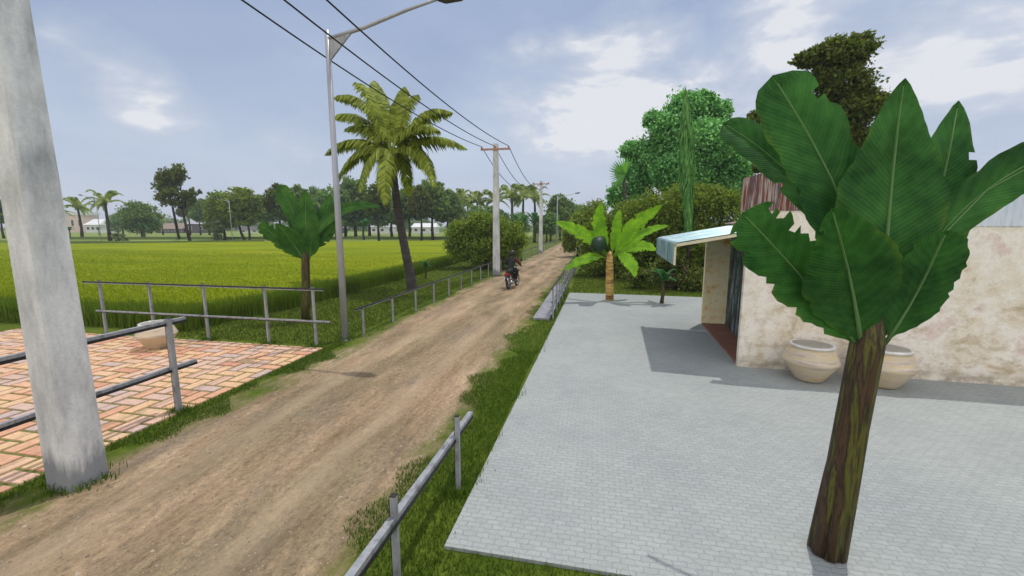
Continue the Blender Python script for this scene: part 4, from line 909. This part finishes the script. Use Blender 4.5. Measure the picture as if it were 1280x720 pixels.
npmesh('crown', V, np.stack([i, i+1, i+2, i+3], 1), M['cyp'], ct)
# fan leaved plant peeking out left of the bright tree
bq = pd(776, 330, 25); bq.z = 0
fpn = thing('fan_palm', bq, 'grey green fan leaves poking out left of the bright green tree', 'palm tree')
LF = lambda px, py, dy=0: pd(px, py, 25+dy) - bq
mb = MB(); mb.tube([(0, 0, 0), LF(782, 270), LF(780, 222)], [.12, .1, .08], 8); mb.build('trunk', M['palmbark'], fpn, True)
for k, (px, py) in enumerate([(768, 200), (761, 214), (766, 226), (778, 196)]):
    mb = MB(); c_ = LF(782, 218); e_ = LF(px, py, -.3*k); d = (e_ - c_)
    for j in range(9):
        a = (j-4)*.16; dd = Matrix.Rotation(a, 3, 'Y') @ d; w_ = dd.cross(Vector((0, 1, 0))).normalized()*.04
        mb.add([c_, c_ + dd*.55 + w_, c_ + dd, c_ + dd*.55 - w_], [(0, 1, 2, 3)])
    mb.build('fan_leaf', M['cyp'], fpn)

# far off wood along the horizon
cl = []; r = np.random.default_rng(77)
for k in range(150):
    x = -330 + 3.0*k*1.5 + r.uniform(-2, 2); cl.append((x, 215 + r.uniform(-12, 12), r.uniform(1.5, 3.5), r.uniform(3.5, 6), 5, r.uniform(2.5, 4.6)))
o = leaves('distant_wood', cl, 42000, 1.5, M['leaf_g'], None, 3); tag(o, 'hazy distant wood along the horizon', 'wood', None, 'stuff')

# ------------------------------------------------------------------ far houses
def far_house(name, label, x0, x1, y0px, ytop, dist_py, wallm, roofm, d=7, roof='gable', wins=3):
    a = gp(x0, dist_py); b_ = gp(x1, dist_py); w = (b_ - a).length; ang = math.atan2(b_.y - a.y, b_.x - a.x)
    k = a.y/ray(x0, dist_py)[1]
    hz = (dist_py - y0px) * w/(x1-x0); rz_ = (dist_py - ytop) * w/(x1-x0)
    t = thing(name, a, label, 'house', None, ang)
    mb = MB(); mb.box((0, 0, -.1), (w, d, hz)); mb.build('wall', wallm, t)
    mb = MB()
    if roof == 'gable': mb.add([(-.4, -.6, hz-.05), (w+.4, -.6, hz-.05), (w+.4, d+.6, hz-.05), (-.4, d+.6, hz-.05), (.2, d/2, rz_), (w-.2, d/2, rz_)], [(0,1,5,4),(2,3,4,5),(1,2,5),(3,0,4),(3,2,1,0)])
    else: mb.box((-.3, -.5, hz+.004), (w+.3, d+.3, rz_))
    mb.build('roof', roofm, t)
    for i in range(wins):
        x = w*(i+.5)/wins; f_ = MB(); f_.box((x-.6, -.06, hz*.35), (x+.6, -.004, hz*.75)); wo = f_.build('window', M['housewhite'], t)
        g_ = MB(); g_.box((x-.5, -.075, hz*.38), (x+.5, -.062, hz*.72)); g_.build('pane', M['glassdark'], wo)
    return t
far_house('farmhouse', 'whitish house with pink front seen just right of the broad pole', 79, 106, 269, 265, 290.5, M['housepink'], M['housewhite'], roof='flat')
far_house('farmhouse', 'low white building behind the two small palms far left', 108, 126, 281, 274, 291, M['housewhite'], M['housewhite'])
far_house('farmhouse', 'long low house with brown roof left of the tall tree stems', 196, 230, 286, 279, 291.5, M['shedwall'], M['rooftile'], wins=4)
far_house('shed', 'open grey shed with tin roof right of the tall tree stems', 232, 258, 280, 275, 291.5, M['shedwall'], M['roofgrey'], wins=2)
far_house('farmhouse', 'small dark roofed white house between the far trees and the lawn banana', 298, 325, 287, 283, 291.5, M['housewhite'], M['shedwall'], wins=2)
far_house('farmhouse', 'pale house glimpsed behind the coconut palm trunk', 462, 494, 284, 279, 292, M['housewhite'], M['roofgrey'], wins=3)
far_house('farmhouse', 'pale blue white house glimpsed under trees right of the palm trunk', 515, 545, 284, 279, 292, M['housewhite'], M['housewhite'], wins=3)
far_house('farmhouse', 'brown low house glimpsed under the leaves of the lawn banana', 398, 425, 285, 280, 292, M['shedwall'], M['rooftile'], wins=3)

# ------------------------------------------------------------------ motorcycle and rider
mq = gp(634, 363)
bk = thing('motorcycle', (mq.x, mq.y + .3, 0.004), 'small black motorcycle with red tail riding away on the dirt road', 'motorcycle', None, R(-7))
def wheel(y):
    w = MB(); w.lathe([(.29, -.035), (.31, -.02), (.31, .02), (.29, .035), (.25, .03), (.25, -.03), (.29, -.035)], 24, (0, y, .31), axis='x'); wo = w.build('wheel', M['tyre'], bk, True)
    r_ = MB(); r_.lathe([(.25, -.018), (.255, 0), (.25, .018), (.235, .012), (.235, -.012), (.25, -.018)], 24, (0, y, .31), axis='x')
    for k in range(12):
        a = k*math.pi/6; r_.tube([(0, y + .04*math.cos(a), .31 + .04*math.sin(a)), (0, y + .24*math.cos(a), .31 + .24*math.sin(a))], .006, 5)
    r_.lathe([(.05, -.05), (.06, 0), (.05, .05)], 12, (0, y, .31), axis='x'); r_.build('rim', M['chrome'], wo, True)
wheel(0); wheel(1.22)
mb = MB(); mb.tube([(0, -.18, .66), (0, .1, .70), (0, .45, .60), (0, .75, .50), (0, .95, .62), (0, 1.02, .86)], [.05, .12, .13, .12, .12, .07], 12); mb.build('body', M['bikeblack'], bk, True)
mb = MB(); mb.tube([(0, -.12, .77), (0, .2, .80), (0, .55, .76), (0, .72, .72)], [.09, .125, .12, .05], 12); mb.build('seat', M['jacket'], bk, True)
mb = MB(); mb.box((-.09, -.27, .62), (.09, -.12, .74)); mb.box((-.16, -.22, .60), (-.10, -.16, .66)); mb.box((.10, -.22, .60), (.16, -.16, .66)); mb.build('tail_light', M['redplastic'], bk, bevel=.01)
mb = MB(); mb.tube([(0, -.28, .34), (0, -.34, .45), (0, -.26, .60), (0, -.05, .66)], [.03, .06, .07, .06], 8); mb.build('rear_mudguard', M['bikeblack'], bk, True)
mb = MB(); mb.box((-.1, -.345, .44), (.1, -.335, .55)); mb.build('number_plate', M['white'], bk)
mb = MB(); mb.tube([(.13, .55, .28), (.15, .2, .30), (.16, -.15, .36)], [.02, .045, .05], 10); mb.build('exhaust', M['chrome'], bk, True)
for s in (-1, 1):
    mb = MB(); mb.tube([(s*.09, 0, .31), (s*.1, -.02, .62)], .02, 8); mb.build('shock_absorber', M['chrome'], bk, True)
    mb = MB(); mb.tube([(s*.06, 1.22, .31), (s*.07, 1.05, .9)], .02, 8); mb.build('fork', M['chrome'], bk, True)
    mb = MB(); mb.tube([(s*.25, .93, 1.0), (s*.3, .9, 1.2)], .008, 6); mb.lathe([(.0, -.01), (.06, -.005), (.06, .005), (0, .01)], 12, (s*.32, .9, 1.24), axis='y'); mb.build('mirror', M['bikeblack'], bk, True)
mb = MB(); mb.tube([(-.34, .86, .97), (-.2, .95, 1.0), (0, 1.0, .95), (.2, .95, 1.0), (.34, .86, .97)], .014, 8); mb.build('handlebar', M['bikeblack'], bk, True)
mb = MB(); mb.box((-.05, .35, .18), (.05, .75, .42)); mb.tube([(-.22, .5, .27), (.22, .5, .27)], .015, 8); mb.build('engine', M['galv'], bk, bevel=.02)

def skin(name, verts, edges, rad, mat, parent, root=0, sub=2):
    me = bpy.data.meshes.new(name); me.from_pydata(verts, edges, []); me.materials.append(mat)
    o = bpy.data.objects.new(name, me); C.objects.link(o); o.parent = parent
    s = o.modifiers.new('skin', 'SKIN'); s.use_smooth_shade = True
    if not me.skin_vertices: 
        bpy.context.view_layer.objects.active = o
    lay = me.skin_vertices[0].data if me.skin_vertices else None
    if lay is None: return o
    for i, r_ in enumerate(rad):
        lay[i].radius = (r_, r_) if not isinstance(r_, tuple) else r_
    lay[root].use_root = True
    u = o.modifiers.new('sub', 'SUBSURF'); u.levels = sub; u.render_levels = sub
    return o
rider = thing('person', bk.location, 'person in dark jacket and helmet riding the motorcycle, seen from behind', 'person', None, R(-7))
def limbs(name, chains, mat):
    """one continuous tube body built of tapered chains, fused by remesh"""
    mb = MB()
    for pts, rad in chains:
        P2 = []; R2 = []
        for i in range(len(pts)-1):
            for k in range(4):
                t = k/4; P2.append(Vector(pts[i]).lerp(Vector(pts[i+1]), t)); R2.append(rad[i]*(1-t)+rad[i+1]*t)
        P2.append(Vector(pts[-1])); R2.append(rad[-1]); mb.tube(P2, R2, 12)
    o = mb.build(name, mat, rider, True)
    rm = o.modifiers.new('fuse', 'REMESH'); rm.mode = 'VOXEL'; rm.voxel_size = .014; rm.use_smooth_shade = True
    sm = o.modifiers.new('smooth', 'SMOOTH'); sm.iterations = 4
    return o
hip = (0, .32, .88); chest = (0, .45, 1.24); neck = (0, .48, 1.40)
ch = [([neck, (0, .50, 1.48), (0, .51, 1.56)], [.05, .06, .08]), ([hip, chest, neck], [.12, .14, .05])]
for s in (-1, 1):
    ch.append(([(s*.17, .47, 1.33), (s*.31, .60, 1.12), (s*.30, .82, 1.02), (s*.29, .88, 1.00)], [.055, .042, .03, .028]))
    ch.append(([(s*.09, .32, .86), (s*.17, .68, .76), (s*.15, .52, .36), (s*.15, .56, .29)], [.09, .065, .045, .04]))
body = limbs('body', ch, M['skin'])
for s in (-1, 1):
    for k in range(4):
        mb = MB(); x = s*(.27 + .022*k); mb.tube([(x, .86, 1.0), (x, .91, .995), (x, .915, .965), (x, .885, .95)], [.012, .011, .01, .008], 6); mb.build('finger', M['skin'], rider, True)
    mb = MB(); mb.tube([(s*.26, .86, .99), (s*.25, .88, .965), (s*.262, .90, .95)], [.013, .012, .009], 6); mb.build('thumb', M['skin'], rider, True)
    mb = MB(); mb.tube([(s*.15, .50, .31), (s*.15, .55, .285), (s*.15, .68, .285), (s*.15, .74, .28)], [.05, .055, .045, .025], 10); mb.build('shoe', M['tyre'], rider, True)
ch = [([(0, .31, .84), (0, .36, .98), (0, .44, 1.22), (0, .47, 1.33), (0, .48, 1.39)], [.14, .145, .175, .15, .075]), ([(-.17, .47, 1.32), (.17, .47, 1.32)], [.085, .085])]
limbs('jacket', ch, M['jacket'])
for s in (-1, 1):
    c2 = limbs('sleeve', [([(s*.14, .47, 1.33), (s*.32, .60, 1.12), (s*.31, .78, 1.03)], [.085, .066, .05])], M['redcloth'] if s > 0 else M['jacket'])
limbs('trousers', [([(s*.08, .30, .86), (s*.18, .68, .76), (s*.155, .52, .38)], [.125, .09, .068]) for s in (-1, 1)], M['trouser'])
mb = MB(); c_ = (0, .51, 1.56); mb.lathe([(.0, .155), (.07, .14), (.115, .095), (.14, .03), (.142, -.03), (.13, -.09), (.11, -.12), (.10, -.10)], 20, c_); mb.build('helmet', M['helmet'], rider, True)

# ------------------------------------------------------------------ thin air haze
mb = MB(); mb.box((-905, -65, -1.0), (905, 1505, 20.0)); hz = mb.build('haze', []); hz['kind'] = 'stuff'
hm = bpy.data.materials.new('haze_air'); hm.use_nodes = True; nt = hm.node_tree; nt.nodes.clear()
pv = nt.nodes.new('ShaderNodeVolumePrincipled'); pv.inputs['Color'].default_value = (0.85, 0.9, 1.0, 1); pv.inputs['Density'].default_value = 0.0006
mo = nt.nodes.new('ShaderNodeOutputMaterial'); nt.links.new(pv.outputs[0], mo.inputs['Volume']); hz.data.materials.append(hm)

# ------------------------------------------------------------------ light and sky
SUN = Vector((0.17, 0.29, 1.0)).normalized()
ld = bpy.data.lights.new('sun', 'SUN'); ld.energy = 2.2; ld.angle = R(0.6); ld.color = (1.0, 0.965, 0.91)
lo = bpy.data.objects.new('sun', ld); C.objects.link(lo); lo.rotation_euler = SUN.to_track_quat('Z', 'Y').to_euler(); lo.location = (0, 0, 30)
w = bpy.data.worlds.new('World'); sc.world = w; w.use_nodes = True; nt = w.node_tree
bg = nt.nodes['Background']; bg.inputs[1].default_value = 0.1
sky = nt.nodes.new('ShaderNodeTexSky'); sky.sky_type = 'NISHITA'; sky.sun_disc = False
sky.sun_elevation = math.asin(SUN.z); sky.sun_rotation = math.atan2(SUN.x, SUN.y); sky.air_density = 1.0; sky.dust_density = 2.0
tc = nt.nodes.new('ShaderNodeTexCoord'); D = tc.outputs['Generated']
sp = nt.nodes.new('ShaderNodeSeparateXYZ'); nt.links.new(D, sp.inputs[0])
# thin high veil: paler towards the horizon
veil = ramp(nt, sp.outputs[2], [(0.0, (0.66, 0.72, 0.86)), (0.16, (0.55, 0.635, 0.80)), (0.5, (0.38, 0.475, 0.69)), (1.0, (0.40, 0.48, 0.64))])
vs_ = nt.nodes.new('ShaderNodeVectorMath'); vs_.operation = 'SCALE'; vs_.inputs[3].default_value = 10.0; nt.links.new(veil, vs_.inputs[0])
base = mix(nt, 0.82, sky.outputs[0], vs_.outputs[0])
mpa = nt.nodes.new('ShaderNodeMapping'); mpa.inputs['Scale'].default_value = (1, 1, 3.0); nt.links.new(D, mpa.inputs[0])
base = mix(nt, 1.0, base, ramp(nt, noise(nt, mpa.outputs[0], 1.9, 6, 0.5, 0.5), [(0.32, (0.83, 0.86, 0.90)), (0.5, (0.93, 0.94, 0.95)), (0.68, (1.06, 1.05, 1.02))]), 'MULTIPLY')
# clouds
mp = nt.nodes.new('ShaderNodeMapping'); mp.inputs['Scale'].default_value = (1, 1, 2.3); nt.links.new(D, mp.inputs[0])
n1 = noise(nt, mp.outputs[0], 3.2, 9, 0.56, 0.3); n2 = noise(nt, mp.outputs[0], 9.0, 7, 0.55, 0.2)
def blob(px, py, deg, gain=1.0):
    d = Vector(ray(px, py)).normalized()
    vm = nt.nodes.new('ShaderNodeVectorMath'); vm.operation = 'DOT_PRODUCT'; nt.links.new(D, vm.inputs[0]); vm.inputs[1].default_value = d
    c0 = math.cos(R(deg)); f = mth(nt, 'MULTIPLY_ADD', vm.outputs['Value'], 1/(1-c0), -c0/(1-c0), clamp=True)
    return mth(nt, 'MULTIPLY', f, gain)
tot = None
for bl in [(795, 105, 13, 1.05), (735, 155, 13, .85), (860, 145, 14, .85), (985, 15, 11, .9), (1150, 110, 19, .72), (1270, 150, 18, .72), (670, 175, 14, .7), (1000, 120, 16, .65), (105, 75, 6, .9), (140, 100, 6, .95), (180, 125, 6, .9), (215, 140, 5, .7), (90, 120, 5, .5), (940, 190, 14, .5), (385, 160, 7, .35), (1050, 200, 18, .4)]:
    f = blob(*bl); tot = f if tot is None else mth(nt, 'MAXIMUM', tot, f)
den = mth(nt, 'MULTIPLY_ADD', mth(nt, 'SUBTRACT', mth(nt, 'ADD', mth(nt, 'MULTIPLY', n1, 0.8), mth(nt, 'MULTIPLY', n2, 0.25)), 0.52), 2.3, 0.06)
cl_ = mth(nt, 'ADD', mth(nt, 'MULTIPLY', tot, 0.75), den)
cm_ = mth(nt, 'MULTIPLY_ADD', cl_, 1.9, -0.45, clamp=True)
cc_ = ramp(nt, cm_, [(0.0, (0.50, 0.575, 0.72)), (0.5, (0.55, 0.61, 0.72)), (0.8, (0.66, 0.70, 0.79)), (1.0, (0.83, 0.84, 0.87))])
vs2 = nt.nodes.new('ShaderNodeVectorMath'); vs2.operation = 'SCALE'; vs2.inputs[3].default_value = 10.0; nt.links.new(cc_, vs2.inputs[0])
fac = mth(nt, 'MULTIPLY', cm_, 0.85)
skyc = mix(nt, fac, base, vs2.outputs[0])
# unseen bright sky added behind the viewer and overhead to fill the shaded fronts
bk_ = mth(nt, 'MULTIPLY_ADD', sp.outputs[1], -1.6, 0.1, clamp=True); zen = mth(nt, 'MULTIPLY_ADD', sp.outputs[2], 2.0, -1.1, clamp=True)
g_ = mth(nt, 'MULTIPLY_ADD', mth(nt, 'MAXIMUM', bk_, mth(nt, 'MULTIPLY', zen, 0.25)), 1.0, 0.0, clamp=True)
fill_sky = mix(nt, n1, (9.5, 9.6, 10.2), (14.5, 14.2, 13.8))
nt.links.new(mix(nt, g_, skyc, fill_sky), bg.inputs[0])

sc.view_settings.view_transform = 'Standard'; sc.view_settings.look = 'None'; sc.view_settings.exposure = 0.0; sc.view_settings.gamma = 1.0
sc.cycles.use_denoising = True
sc.cycles.max_bounces = 6; sc.cycles.diffuse_bounces = 3; sc.cycles.transparent_max_bounces = 6
